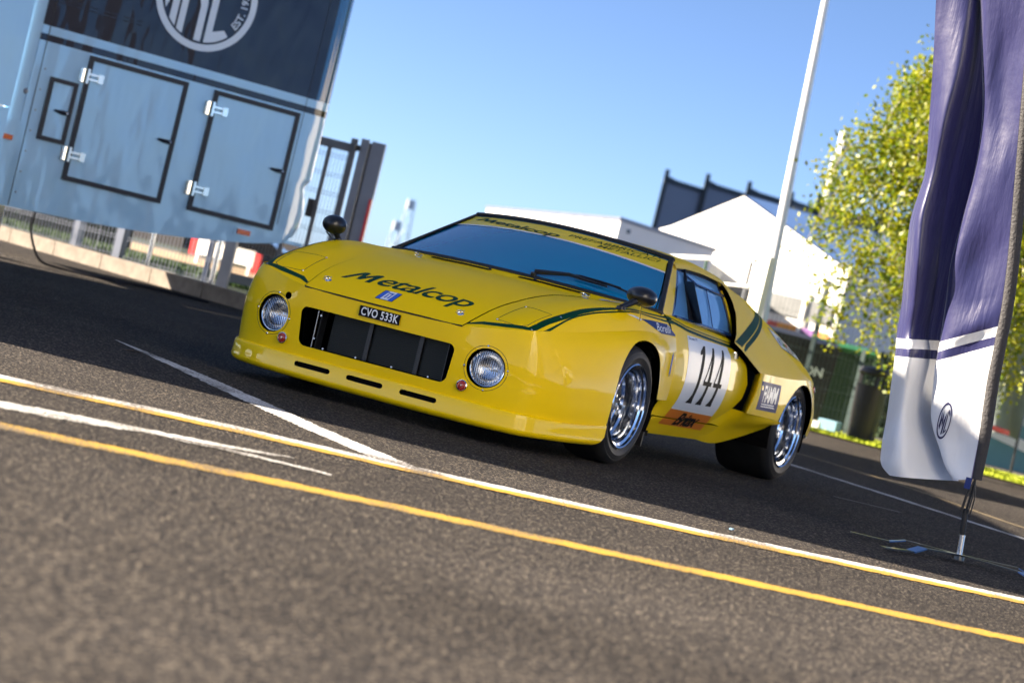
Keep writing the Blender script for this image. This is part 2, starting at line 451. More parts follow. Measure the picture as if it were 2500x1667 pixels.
WS_B = lambda y: -.335-.19*(y/.80)**2
def ws_front(V): return V[:, 0]-(WS_B(V[:, 1])+.012)
HOOD_Y = lambda x: np.interp(x, [-.35, -.1, .2, .5, .8, .95], [.505, .500, .490, .476, .455, .437])
def hood_sd(V):                                   # positive inside the bonnet outline
    x, y = V[:, 0], np.abs(V[:, 1])
    return np.minimum(HOOD_Y(x)-y, x+.285)
bonnet_m = clip(TOP, lambda V: hood_sd(V)-.0025, depth=.02)
topfix = clip(clip(TOP, lambda V: -(hood_sd(V)+.0025), depth=.03), ws_front)

GR = lambda V: rrect(V[:, 1], V[:, 2], 0, .318, .425-(.41-V[:, 2])*.10, .094, .035)
LY, LZ = .589, .341
def arch_f(V):
    x, z = V[:, 0], V[:, 2]
    d = np.hypot(x+.012, (z-.330)*.985)-.303
    side = np.maximum(np.abs(x+.004)-.299, z-.33)          # straight drop below the hub line
    d = np.minimum(d, side)
    d = np.minimum(d, np.maximum(np.maximum(z-.36, x+.29), -.63-x))
    return d
def belt_holes(V):
    y = np.abs(V[:, 1]); f = np.full(len(V), 9.)
    fr = V[:, 0] > .6
    f = np.where(fr, np.minimum(f, GR(V)), f)
    f = np.where(fr, np.minimum(f, np.hypot(y-LY, V[:, 2]-LZ)-.0925), f)
    f = np.where(fr, np.minimum(f, np.hypot(V[:, 1]+.520, V[:, 2]-.441)-.0185), f)
    f = np.where(y > .8, np.minimum(f, arch_f(V)), f)
    return f
def inward(p):
    return np.array([-.035, 0, 0]) if p[0] > .6 else np.array([0, -.045*np.sign(p[1]), 0])
belt_m = clip(BELT, belt_holes, depth=.03, vec=inward)
body_front = part('front_bodywork', join(topfix, belt_m), paint, car)
bonnet = part('bonnet', bonnet_m, paint, car, off=.002)

# dark trim line where the bonnet nose overlaps the fascia
nose = smooth_line([(p[0]+.001, p[1], p[2]-.003) for p in B_top[:3]], 6)
nl = [tuple(p) for p in nose]; nl = [(a, -b, c) for a, b, c in nl[:0:-1]]+nl
MB().tube(nl, .0035, 6).build('bonnet_seal', rubber, car)

# bonnet support: dark layer under the shut lines
V_, N_, T_ = clip(clip(TOP, lambda V: .02-np.abs(hood_sd(V))), lambda V: .94-V[:, 0])
part('bonnet_gutter', (V_, N_, T_), void, car, off=-.012)

# ---- splitter
S0 = [(p[0]+.006, p[1], p[2]+.006) for p in B_b[:8]]
def off(P, o, z):
    P = np.asarray(P); r = []
    for i in range(len(P)):
        t = P[min(i+1, len(P)-1)]-P[max(i-1, 0)]; n = np.array([t[1], -t[0]]); n = n/np.linalg.norm(n)
        if i == 0: n = np.array([1., 0])
        r.append((P[i][0]+n[0]*o, P[i][1]+n[1]*o, z[i] if hasattr(z, '__len__') else z))
    return r
zb = [.078, .078, .080, .083, .086, .092, .100, .110]
SP = [off(S0, -.05, .172), off(S0, .004, .172), off(S0, .007, .170), off(S0, .009, [z+.080 for z in zb]), off(S0, .014, [z+.020 for z in zb]), off(S0, .0145, [z+.006 for z in zb]), off(S0, .011, zb), off(S0, -.10, [z+.006 for z in zb])]
SPL = gridmesh(loft(SP, 40, 300, mirror=True), (.4, 0, .12))
def slots(V):
    f = np.full(len(V), 9.)
    for k in (-1, 0, 1):
        f = np.minimum(f, np.where(V[:, 0] > .90, rrect(V[:, 1], V[:, 2], k*.294, .134, .100, .0125, .0125), 9.))
    return f
part('front_splitter', clip(clip(SPL, lambda V: V[:, 0]-.298-np.maximum(.172-V[:, 2], 0)**2*12), slots, depth=.03, vec=lambda p: np.array([-.03, 0, 0])), paint, car)
MB().box((.905, -.45, .12), (0, .9, 0), (.012, 0, 0), (0, 0, .03)).build('splitter_slot_backing', void, car)

# ---- underbody, radiator and grille cavity
MB().box((.86, -.65, .170), (-3.9, 0, 0), (0, 1.30, 0), (0, 0, .012)).build('underbody', void, car)
gb = MB(); gb.box((.915, -.47, .205), (-.35, 0, 0), (0, .94, 0), (0, 0, -.01)); gb.box((.915, -.47, .425), (-.35, 0, 0), (0, .94, 0), (0, 0, .01))
gb.box((.915, -.47, .205), (-.35, 0, 0), (0, -.01, 0), (0, 0, .22)); gb.box((.915, .47, .205), (-.35, 0, 0), (0, .01, 0), (0, 0, .22)); gb.box((.565, -.47, .205), (-.01, 0, 0), (0, .94, 0), (0, 0, .22))
gb.build('grille_duct', void, car)
def rad_mat():
    m, n, l, b = newmat('radiator_core'); b.inputs['Roughness'].default_value = .45; b.inputs['Metallic'].default_value = .6
    tc = n.new('ShaderNodeTexCoord'); wv = n.new('ShaderNodeTexWave'); wv.bands_direction = 'Z'; wv.inputs['Scale'].default_value = 34
    l.new(tc.outputs['Object'], wv.inputs['Vector']); w2 = n.new('ShaderNodeTexWave'); w2.bands_direction = 'Y'; w2.inputs['Scale'].default_value = 60; l.new(tc.outputs['Object'], w2.inputs['Vector'])
    mu = n.new('ShaderNodeMath'); mu.operation = 'MULTIPLY'; l.new(wv.outputs['Fac'], mu.inputs[0]); l.new(w2.outputs['Fac'], mu.inputs[1])
    mx = n.new('ShaderNodeMix'); mx.data_type = 'RGBA'; mx.inputs[6].default_value = (.004, .004, .004, 1); mx.inputs[7].default_value = (.055, .058, .045, 1)
    l.new(mu.outputs[0], mx.inputs[0]); l.new(mx.outputs[2], b.inputs['Base Color']); return m
rad = MB().box((.845, -.295, .225), (-.05, 0, 0), (0, .655, 0), (0, 0, .19)).build('radiator', rad_mat(), car)
for k in (-.09, .19): MB().box((.852, k, .225), (.006, 0, 0), (0, .022, 0), (0, 0, .19)).build('radiator_strap', black, rad)
MB().box((.885, .36, .215), (-.06, .02, 0), (0, .004, 0), (0, 0, .20)).build('duct_panel', black, car)
MB().box((.885, -.345, .215), (-.06, -.0, 0), (0, .004, 0), (0, 0, .20)).build('duct_panel', black, car)
MB().tube([(.905, -.352, .405), (.90, -.352, .225)], .003, 6).build('grille_stay', steel, car)
bolt0 = None
for (y, z) in ((-.335, .385), (-.345, .27), (-.285, .232), (-.10, .232), (.10, .232), (.30, .232)):
    MB().lathe([(0, .006), (.005, .006), (.006, 0)], (.90, y, z), (1, 0, 0), 8).build('grille_bolt', steel, car)

# ---- headlights
def lens_mat():
    m, n, l, b = newmat('headlight_lens')
    b.inputs['Roughness'].default_value = 0.04; b.inputs['Transmission Weight'].default_value = 1.0; b.inputs['IOR'].default_value = 1.25
    tc = n.new('ShaderNodeTexCoord'); wv = n.new('ShaderNodeTexWave'); wv.bands_direction = 'Y'; wv.inputs['Scale'].default_value = 30; wv.inputs['Distortion'].default_value = .6
    l.new(tc.outputs['Object'], wv.inputs['Vector']); bp = n.new('ShaderNodeBump'); bp.inputs['Strength'].default_value = .8; bp.inputs['Distance'].default_value = .0035
    l.new(wv.outputs['Fac'], bp.inputs['Height']); l.new(bp.outputs[0], b.inputs['Normal']); return m
lens_m = lens_mat(); refl = pbr('lamp_reflector', (.92, .95, 1.0), .22, metal=1.0)
for sgn in (1, -1):
    ax = np.array([math.cos(.14), math.sin(.14)*sgn, 0.0]); c = np.array([.897, sgn*(LY-.002), LZ])
    hl = MB().lathe([(.0925, .002), (.0925, -.035), (.089, -.035), (.087, -.02)], c, ax, 48).build('headlight', black, car, smooth='auto')
    bow = [(.084*math.sin(t), -.075+.062*(1-math.cos(t))*1.0) for t in np.linspace(0.05, PI/2, 12)]
    MB().lathe(bow, c, ax, 40, flip=True).build('lamp_reflector', refl, hl, smooth=True)
    MB().lathe([(.0865, -.012), (.0895, -.008), (.0895, 0), (.085, .004), (.082, .003)], c, ax, 48).build('lamp_rim', chrome, hl, smooth='auto')
    MB().lathe([(0.0005, .014), (.02, .0135), (.05, .0105), (.075, .005), (.085, .001), (.086, -.004)], c, ax, 48).build('lens', lens_m, hl, smooth=True)
    MB().lathe([(.0005, -.02), (.011, -.022), (.013, -.035), (.009, -.07)], c, ax, 16).build('bulb', refl, hl, smooth=True)

# ---- indicators
for sgn in (1, -1):
    c = (.937, sgn*.498, .236)
    it = MB().lathe([(.027, -.006), (.027, .004), (.0235, .006), (.0225, .003)], c, (1, .08*sgn, 0), 28).build('indicator', chrome, car, smooth='auto')
    MB().lathe([(.0003, .0085), (.008, .008), (.010, .0062), (.013, .0075), (.020, .006), (.0228, .003)], c, (1, .08*sgn, 0), 28).build('amber_lens', amber, it, smooth='auto')
    MB().lathe([(.0003, 0), (.004, .0)], (c[0]+.009, c[1], c[2]), (1, .08*sgn, 0), 10).build('lens_boss', chrome, it)

# ---- side body: door skin and sill
DR = [(.775,.835,.80),(.735,.845,.80)]
def side_row(x, yo=0.0, bz=.79):
    return [(x, .787, bz), (x, .835, bz-.022), (x, .868, bz-.070), (x, .895, .655), (x, .916, .56), (x, .920, .46), (x, .906, .38), (x, .877, .31), (x, .848, .255), (x, .822, .21), (x, .795, .165)]
xs_ = [-.60, -.75, -1.0, -1.3, -1.55, -1.80, -1.95]
SIDE = []
for x in xs_:
    k = (x+.6)/-1.2
    bz = .800-.055*k
    r = side_row(x, 0, bz)
    if x > -.8: r = [(p[0], p[1]-(.030 if x > -.7 else .008)*(1 if p[2] > .3 else .4), p[2]) for p in r]
    SIDE.append(r)
G_SIDE = loft(SIDE, 200, 140); SIDE_M = gridmesh(G_SIDE, (-1.1, 0, .45))
def door_rear(z): return np.interp(z, [.17, .26, .30, .374, .44, .527, .644, .711, .76], [-1.42, -1.45, -1.52, -1.66, -1.745, -1.775, -1.715, -1.665, -1.66])
def door_in(V):
    x, z = V[:, 0], V[:, 2]
    return np.minimum(np.minimum(-.624-x, x-door_rear(z)), z-.268)
def sill_in(V):
    x, z = V[:, 0], V[:, 2]
    return np.minimum(np.minimum(.262-z, x+1.86), -.645-(.262-z)*1.0-x)
def sill_rear(V): return V[:, 0]+1.44
door_m = clip(SIDE_M, door_in, depth=.02)
sill_m = clip(SIDE_M, sill_in, depth=.02)
DOOR_BVH = {1: bvh_of(SIDE_M), -1: bvh_of(mirror_m(SIDE_M))}
doors = {}
for sgn in (1, -1):
    mm = (lambda m: m) if sgn == 1 else mirror_m
    doors[sgn] = part('door', mm(door_m), paint, car)
    part('sill', mm(sill_m), paint, car)
    # dark layer behind the shut lines
    part('door_gutter', mm(clip(SIDE_M, lambda V: np.minimum(.03-np.abs(door_in(V)), V[:, 2]-.2))), void, car, off=-.014)

# lower flank rising from the sill to the rear arch
FL = [
 [(-1.43,.858,.272),(-1.66,.882,.372),(-1.74,.955,.372),(-1.95,.990,.366),(-2.26,1.006,.352)],
 [(-1.43,.838,.238),(-1.66,.865,.300),(-1.78,.930,.318),(-1.98,.975,.328),(-2.26,.998,.340)],
 [(-1.46,.818,.205),(-1.70,.838,.225),(-1.86,.885,.258),(-2.02,.940,.292),(-2.25,.985,.334)],
 [(-1.50,.796,.166),(-1.80,.815,.163),(-1.92,.855,.200),(-2.06,.915,.258),(-2.24,.970,.326)],
]
FLK = gridmesh(loft(FL, 30, 70), (-1.8, 0, .5))

# rear quarter: E = flare crest, T = top ridge of the buttress
Tc = [(-1.30,.640,1.075),(-1.50,.652,1.058),(-1.72,.668,1.034),(-2.04,.695,.985),(-2.25,.710,.934),(-2.58,.760,.838),(-2.80,.785,.772),(-2.95,.810,.712),(-3.06,.835,.645)]
Ec = [(-1.45,.965,.600),(-1.60,.968,.602),(-1.78,.975,.604),(-2.00,.996,.605),(-2.22,1.010,.608),(-2.50,1.012,.620),(-2.72,.985,.622),(-2.92,.935,.590),(-3.05,.890,.535)]
Q = []
for k, (bx, by) in enumerate([(0, 0), (.012, 1), (.30, .016), (.62, .014), (1, 0)]):
    pass
def lerp(a, b, t): return tuple(np.array(a)*(1-t)+np.array(b)*t)
Qrows = []
for t, bul in ((0, 0), (.05, .003), (.30, .008), (.62, .006), (.93, .003), (1, 0)):
    r = []
    for a, b in zip(Ec, Tc):
        p = np.array(lerp(a, b, t)); p[1] += bul; p[2] += bul*.7; r.append(tuple(p))
    Qrows.append(r)
QTR = gridmesh(loft(Qrows, 90, 240), (-2.3, 0, .4))
QF = [(-1.815,.59),(-1.69,.650),(-1.585,.703),(-1.50,.735),(-1.585,.785),(-1.645,.835),(-1.715,.892),(-1.735,.956),(-1.72,1.020),(-1.66,1.055),(-1.62,1.2),(-3.4,1.2),(-3.4,.3),(-1.815,.3)]
QTRc = clip(QTR, lambda V: -poly_sd(V[:, 0], V[:, 2], QF), depth=.03)
# flare side, wrapping forward into the scoop
F0 = [(-1.90,.905,.600),(-1.812,.948,.603),(-1.79,.968,.604)]+[tuple(p) for p in Ec[3:]]
Fm = [(-1.90,.900,.52),(-1.800,.950,.52),(-1.775,.972,.52),(-2.00,1.000,.52),(-2.22,1.015,.52),(-2.50,1.028,.54),(-2.74,1.005,.54),(-2.93,.95,.52),(-3.05,.90,.47)]
Fl_ = [(-1.88,.895,.44),(-1.775,.950,.44),(-1.750,.970,.44),(-2.00,1.000,.44),(-2.23,1.014,.44),(-2.50,1.03,.44),(-2.78,1.015,.42),(-2.95,.97,.40),(-3.06,.915,.38)]
Fb = [(-1.86,.890,.372),(-1.750,.945,.372),(-1.725,.964,.371),(-1.97,.992,.366),(-2.26,1.006,.352),(-2.52,1.02,.33),(-2.80,1.00,.30),(-2.96,.955,.28),(-3.06,.90,.27)]
FLR = gridmesh(loft([F0, lerp(0, 0, 0) if False else [lerp(a, b, .25) for a, b in zip(F0, Fm)], Fm, Fl_, Fb], 70, 260), (-2.4, 0, .45))
def arch_r(V): return np.minimum(np.hypot(V[:, 0]+2.492, V[:, 2]-.305)-.288, np.maximum(np.abs(V[:, 0]+2.50)-.285, V[:, 2]-.305))
FLRc = clip(FLR, arch_r, depth=.05, vec=lambda p: np.array([0, -.05, 0]))
rear_half = join(QTRc, FLRc, FLK)
for sgn in (1, -1):
    m = rear_half if sgn == 1 else mirror_m(rear_half)
    rq = part('rear_quarter', m, paint, car)
    MB().prism([(.80, .36), (.955, .36), (.955, .575), (.87, .70), (.80, .70)] if sgn > 0 else [(-.80, .36), (-.80, .70), (-.87, .70), (-.955, .575), (-.955, .36)], (-1.85, 0, 0), (0, 1, 0), (0, 0, 1), (-.01, 0, 0)).build('scoop_mesh', mesh_m, rq)
    # flat black duct behind the door edge
    MB().box((-1.60, sgn*.835, .34), (-.30, -sgn*.01, 0), (0, -sgn*.008, 0), (0, 0, .36)).build('scoop_panel', black, rq)
QBVH = {1: bvh_of(join(QTR, FLR)), -1: bvh_of(mirror_m(join(QTR, FLR)))}

# tail: deck between the buttresses, tail panel and rear valance
dk = []
for a in Tc[2:]:
    x, y, z = a; dk.append([(x, 0, z-.16 if x > -2.6 else z-.03), (x, y-.12, z-.15 if x > -2.6 else z-.03), (x, y-.05, z-.02), (x, y, z)])
part('engine_deck', gridmesh(loft(dk, 60, 80, mirror=True), (-2.4, 0, .4)), paint, car)
tp = [[(-3.06,0,.63),(-3.06,.45,.63),(-3.06,.845,.66)], [(-3.10,0,.5),(-3.10,.5,.5),(-3.05,.890,.535)], [(-3.08,0,.38),(-3.08,.5,.38),(-3.055,.915,.38)], [(-3.02,0,.27),(-3.02,.5,.27),(-3.05,.90,.27)]]
part('tail_panel', gridmesh(loft(tp, 20, 40, mirror=True), (-2.4, 0, .4)), paint, car)

# ---- roof and greenhouse
RF = [
 [(-.915,0,1.121),(-.93,.30,1.113),(-.965,.48,1.100),(-1.00,.575,1.090),(-1.02,.612,1.072),(-1.03,.628,1.048)],
 [(-1.20,0,1.136),(-1.20,.30,1.130),(-1.21,.48,1.117),(-1.22,.575,1.102),(-1.23,.612,1.086),(-1.23,.628,1.060)],
 [(-1.45,0,1.138),(-1.45,.30,1.133),(-1.45,.48,1.118),(-1.45,.590,1.098),(-1.45,.622,1.082),(-1.45,.638,1.058)],
 [(-1.70,0,1.100),(-1.70,.30,1.096),(-1.70,.48,1.085),(-1.71,.600,1.068),(-1.72,.640,1.060),(-1.72,.658,1.038)],
 [(-1.86,0,1.04),(-1.86,.30,1.038),(-1.86,.48,1.03),(-1.86,.60,1.02),(-1.86,.65,1.026),(-1.86,.672,1.012)],
]
part('roof', gridmesh(loft(RF, 90, 140, mirror=True), (-1.4, 0, .8)), paint, car)
# windscreen
WS = []
for t in np.linspace(0, 1, 6):
    r = []
    for yy in np.linspace(0, 1, 6):
        yb = .808*yy; yt = .600*yy
        b = np.array([WS_B(yb), yb, (.808-.020*yy**2)]); tp_ = np.array([-.920-.105*yy**2, yt, 1.120-.034*yy**2])
        p = b*(1-t)+tp_*t; bul = .022*math.sin(PI*t)*(1-yy**2); p[2] += bul; p[0] += bul*.6; r.append(tuple(p))
    WS.append(r)
G_WS = loft(WS, 80, 160, mirror=True)
def sub(G, u0, u1, v0, v1):
    nu, nv = G.shape[:2]; return G[int(round(u0*(nu-1))):int(round(u1*(nu-1)))+1, int(round(v0*(nv-1))):int(round(v1*(nv-1)))+1]
WSM = gridmesh(G_WS, (-1.0, 0, .6)); WS_BVH = bvh_of(WSM)
ws = part('windscreen', gridmesh(sub(G_WS, .0, 1, .0, 1), (-1., 0, .6)), ws_glass, car)
part('sun_strip', gridmesh(sub(G_WS, .735, .955, .02, .98), (-1., 0, .6)), pbr('yellow_vinyl', (.93, .68, .003), .35, coat=.2), ws, off=.002)
part('sun_strip_edge', gridmesh(sub(G_WS, .706, .735, .02, .98), (-1., 0, .6)), white_vinyl, ws, off=.0022)
fr = MB(); nu, nv = G_WS.shape[:2]
fr.tube([G_WS[0, j]+[0, 0, .004] for j in range(0, nv, 3)]+[G_WS[0, -1]], .014, 8)
fr.tube([G_WS[-1, j]+[.004, 0, .002] for j in range(0, nv, 3)]+[G_WS[-1, -1]], .015, 8)
for j in (1, -2): fr.tube([G_WS[i, j] for i in range(0, nu, 3)]+[G_WS[-1, j]], .015, 8)
fr.build('windscreen_rubber', rubber, car, smooth='auto')

# side glass plane: y = .775 - .62 (z - .78)
def SG(x, z, o=0.0): return (x, .775-.62*(z-.78)+o*.85, z+o*.53)
win = [(-.735,.778),(-.915,.930),(-1.075,1.052),(-1.30,1.058),(-1.50,1.056),(-1.705,1.040),(-1.715,.917),(-1.68,.765),(-1.30,.768)]
def sidegrid():
    G = np.zeros((60, 120, 3))
    for i, z in enumerate(np.linspace(.72, 1.085, 60)):
        for j, x in enumerate(np.linspace(-.45, -1.95, 120)):
            bul = .012*math.sin(PI*np.clip((z-.72)/.36, 0, 1)); G[i, j] = SG(x, z, bul)
    return G
SGM = gridmesh(sidegrid(), (-1.2, 0, .7))
wsd = lambda V, o=0.0: -(poly_sd(V[:, 0], V[:, 2], win))-o
dark_blue_frame = pbr('window_frame_blue', (.01, .05, .16), .25, coat=.8)
for sgn in (1, -1):
    mm = (lambda m: m) if sgn == 1 else mirror_m
    sw = part('side_window', mm(clip(SGM, lambda V: wsd(V, .016))), side_glass, car)
    part('window_frame', mm(clip(clip(SGM, lambda V: wsd(V, -.004)), lambda V: .018-wsd(V))), dark_blue_frame, sw, off=.004)
    s3 = lambda x, z: np.array(SG(x, z, .017))*[1, sgn, 1]
    MB().tube([s3(-1.02, .775), s3(-1.10, .93), s3(-1.165, 1.045)], .008, 6).build('window_divider', rubber, sw)
    MB().tube([s3(-1.145, 1.02), s3(-1.30, .985), s3(-1.73, .966)], .007, 6).build('window_rail', dark_blue_frame, sw)
    MB().tube([s3(-1.445, .975), s3(-1.40, .86), s3(-1.355, .775)], .003, 5).build('sliding_pane_edge', dark_blue_frame, sw)
    MB().tube([s3(-1.145, 1.02), s3(-1.08, .92), s3(-1.0, .775)], .0075, 6).build('quarterlight_bar', rubber, sw)
    # upright air deflector standing off the window
    P = [s3(-1.03, .775)+[0, sgn*.004, 0], s3(-1.10, .985)+[0, sgn*.004, 0]]
    o_ = np.array([.025, sgn*.045, .004])
    db = MB(); a, b = P; db.box(a, b-a, o_*1.5, np.array([-.004, 0, 0])); db.build('window_deflector', black, sw)
    # A pillar and cant rail skin around the window, B post edge
    def apil(V):
        x, z = V[:, 0], V[:, 2]
        xf = np.interp(z, [.74, .80, 1.09], [-.50, -.535, -1.015])
        return np.minimum(np.minimum(poly_sd(x, z, win)-.004, xf-x), np.minimum(np.minimum(x+1.73, 1.062-z), z-.762))
    part('window_surround', mm(clip(SGM, apil, depth=.02)), paint, car, off=.006)
    # black slot between door glass and buttress
    sl = [(-1.775,1.06),(-1.60,.735),(-2.0,.70),(-2.0,1.06)]
    part('air_intake_slot', mm(clip(SGM, lambda V: np.minimum(-1.745-V[:, 0], V[:, 0]+1.95))), void, car, off=-.055)
    bt = MB(); bt.tube([s3(-1.712, 1.045), s3(-1.732, .96), s3(-1.724, .88), s3(-1.69, .765)], .007, 6); bt.build('door_rear_trim', paint, car)
    # belt rubber
    MB().tube([s3(-.78, .782), s3(-1.2, .772), s3(-1.71, .757)], .012, 6).build('belt_seal', dark_blue_frame, sw)
# cowl floor under the windscreen so nothing shows through
MB().box((-.36, -.74, .70), (-1.4, 0, 0), (0, 1.48, 0), (0, 0, .05)).build('cabin_floor', void, car)

# ---- wheels
def wheel(x, sgn, R, wdt, yo, rim_r):
    c = np.array([x, yo*sgn, R]); ax = np.array([0, sgn, 0.])
    wt = MB()
    wt.lathe([(rim_r*.985, -.004), (rim_r+.012, .004), (R-.055, .012), (R-.03, .004), (R-.014, -.012), (R-.004, -.030), (R, -.05), (R, -wdt+.05), (R-.012, -wdt+.01), (R-.05, -wdt), (rim_r, -wdt+.01)], c, ax, 96)
    tyre = wt.build('wheel', tyre_m, car, smooth='auto')
    MB().lathe([(R-.031, .0045), (R-.029, .0045)], c, ax, 96).build('sidewall_bead', rubber, tyre)
    rr = rim_r
    MB().lathe([(rr+.004, -.004), (rr+.002, .006), (rr-.004, .010), (rr-.010, .006), (rr-.012, -.006), (rr-.026, -.012), (rr-.030, -.03), (rr-.032, -.085), (rr-.044, -.094), (rr-.052, -.12), (rr-.075, -.128)], c, ax, 96).build('rim', polished, tyre, smooth='auto')
    ce = MB(); ce.lathe([(rr-.07, -.128), (rr-.10, -.118), (rr-.125, -.116), (.062, -.10), (.055, -.085), (.0005, -.083)], c, ax, 48); ce.build('wheel_centre', pbr('wheel_centre_grey', (.06, .065, .07), .35, metal=.7), tyre, smooth='auto')
    for k in range(8):
        q = 2*PI*k/8+.2; u = np.array([math.cos(q), 0, math.sin(q)]); v = np.array([-math.sin(q), 0, math.cos(q)])
        o = c+u*.055-v*.012+ax*-.118
        MB().box(o, u*(rr-.14), v*.024, ax*.022).build('wheel_spoke', grey_metal, tyre)
    for k in range(5):
        q = 2*PI*k/5; u = np.array([math.cos(q), 0, math.sin(q)])
        MB().lathe([(0, .03), (.008, .03), (.010, 0)], c+u*.040+ax*-.09, ax, 6).build('wheel_nut', chrome, tyre)
    MB().lathe([(rr-.02, -.16), (.001, -.16)], c, ax, 40).build('brake_disc', void, tyre)
for sgn in (1, -1):
    wheel(-.0, sgn, .302, .235, .955, .214)
    wheel(-2.515, sgn, .302, .345, .975, .214)
# wheel housings, mud flaps
for sgn in (1, -1):
    for (x, r, y0, y1) in ((-.012, .33, .62, .955), (-2.492, .325, .55, .985)):
        h = MB(); prof = [(math.cos(t)*r+x, math.sin(t)*r+.30) for t in np.linspace(-.35, PI+.35, 24)]
        V = [];
        for px_, pz in prof: V.append((px_, sgn*y0, pz)); V.append((px_, sgn*y1, pz))
        F = [(2*i, 2*i+1, 2*i+3, 2*i+2) for i in range(len(prof)-1)]
        h.add(V, F); h.add([(p[0], sgn*y0, p[1]) for p in prof], [tuple(range(len(prof)))])
        h.build('wheel_housing', void, car)
    MB().box((-.44, sgn*.70, .105), (0, sgn*.20, 0), (-.012, 0, 0), (-.02, 0, .46)).build('mud_flap', rubber, car)
    MB().box((-.46, sgn*.60, .15), (-.30, 0, 0), (0, sgn*.20, 0), (0, 0, .40)).build('inner_wing', void, car)

# ---- mirrors
def mirror(sgn):
    base = np.array([.04, sgn*.832, .768]) if sgn < 0 else np.array([.085, .832, .770])
    c = base+(np.array([-.15, .035, .075]) if sgn > 0 else np.array([.045, -.015, .068]))
    a = MB(); a.tube([base+[0, 0, -.012], base+[0, 0, .004]], [.026, .02], 12)
    a.tube([base, base+(c-base)*.4+[0, 0, -.004], c+(np.array([.05, 0, -.02]) if sgn > 0 else [0, 0, -.02])], [.014, .016, .022], 10)
    root = a.build('wing_mirror', black, car, smooth='auto')
    s = MB(); s.sphere(c, 1, (.085, .078, .050) if sgn > 0 else (.075, .062, .050), 28, 18); V = np.array(s.V); 
    V[:, 0] = np.where(V[:, 0] < c[0]-.03, c[0]-.03-(c[0]-.03-V[:, 0])*.15, V[:, 0])
    mk('mirror_shell', V, s.F, black, root, smooth=True)
    MB().tube([c+[.035, sgn*.02, -.045], base+[-.14, sgn*.055, -.045]], .0035, 6).build('mirror_stay', chrome if sgn > 0 else black, root)
mirror(1); mirror(-1)

# ---- wiper
wb = np.array([-.345, .135, .826])
wp = MB(); wp.lathe([(0, .03), (.016, .028), (.018, 0)], wb-[0, 0, .012], (.3, 0, 1), 14); wiper = wp.build('wiper', black, car, smooth='auto')
def wsp(y, x, o=.012):
    h = WS_BVH.ray_cast(Vector((x, y, 2)), Vector((0, 0, -1)))
    return np.array(h[0])+np.array(h[1])*o*(1 if h[1].z > 0 else -1)
MB().tube([wb+[0, .0, .02], wsp(.30, -.42, .035), wsp(.50, -.47, .026)], [.014, .010, .006], 8).build('wiper_arm', black, wiper)
MB().tube([wsp(.32, -.455, .018), wsp(.52, -.505, .020), wsp(.66, -.535, .014)], .006, 6).build('wiper_blade', rubber, wiper)
MB().tube([wsp(.34, -.45, .03), wsp(.46, -.475, .034), wsp(.56, -.51, .028)], .004, 6).build('wiper_bridge', black, wiper)

# ---- number plate
plate = MB().box((.957, -.109, .433), (.004, 0, 0), (0, .222, 0), (.0005, 0, .050)).build('number_plate', black_vinyl, car)
# ------------------------------------------------------------------ car: stripes, print and small fittings
up1 = [(.910,.430),(.905,.452),(.868,.50),(.855,.603),(.832,.712)]; lo1 = [(.932,.430),(.926,.446),(.899,.502),(.884,.621),(.846,.750)]
up2 = smooth_line([(.789,.724),(.583,.744),(.402,.758),(.269,.780),(.058,.811),(-.091,.822),(-.269,.824),(-.45,.822),(-.63,.822)], 6)
lo2 = smooth_line([(.786,.755),(.594,.775),(.448,.785),(.292,.801),(.072,.824),(-.066,.833),(-.232,.836),(-.416,.835),(-.63,.833)], 6)
ST1 = np.array(up1+[tuple(p) for p in up2]+[tuple(p) for p in lo2[::-1]]+lo1[::-1])
s2u = smooth_line([(.815,.768),(.694,.777),(.518,.780),(.354,.797),(.188,.819),(.066,.831),(-.1,.840),(-.3,.844),(-.63,.841)], 6)
s2l = smooth_line([(.785,.783),(.669,.785),(.526,.787),(.362,.804),(.196,.826),(.078,.838),(-.1,.848),(-.3,.852),(-.63,.849)], 6)
ST2 = np.array([tuple(p) for p in s2u]+[tuple(p) for p in s2l[::-1]])
TOPH = gridmesh(loft(TOP_rows, 420, 520, mirror=True), (-.2, 0, .2))
half = lambda m, s: clip(m, lambda V: V[:, 1]*s-.3)
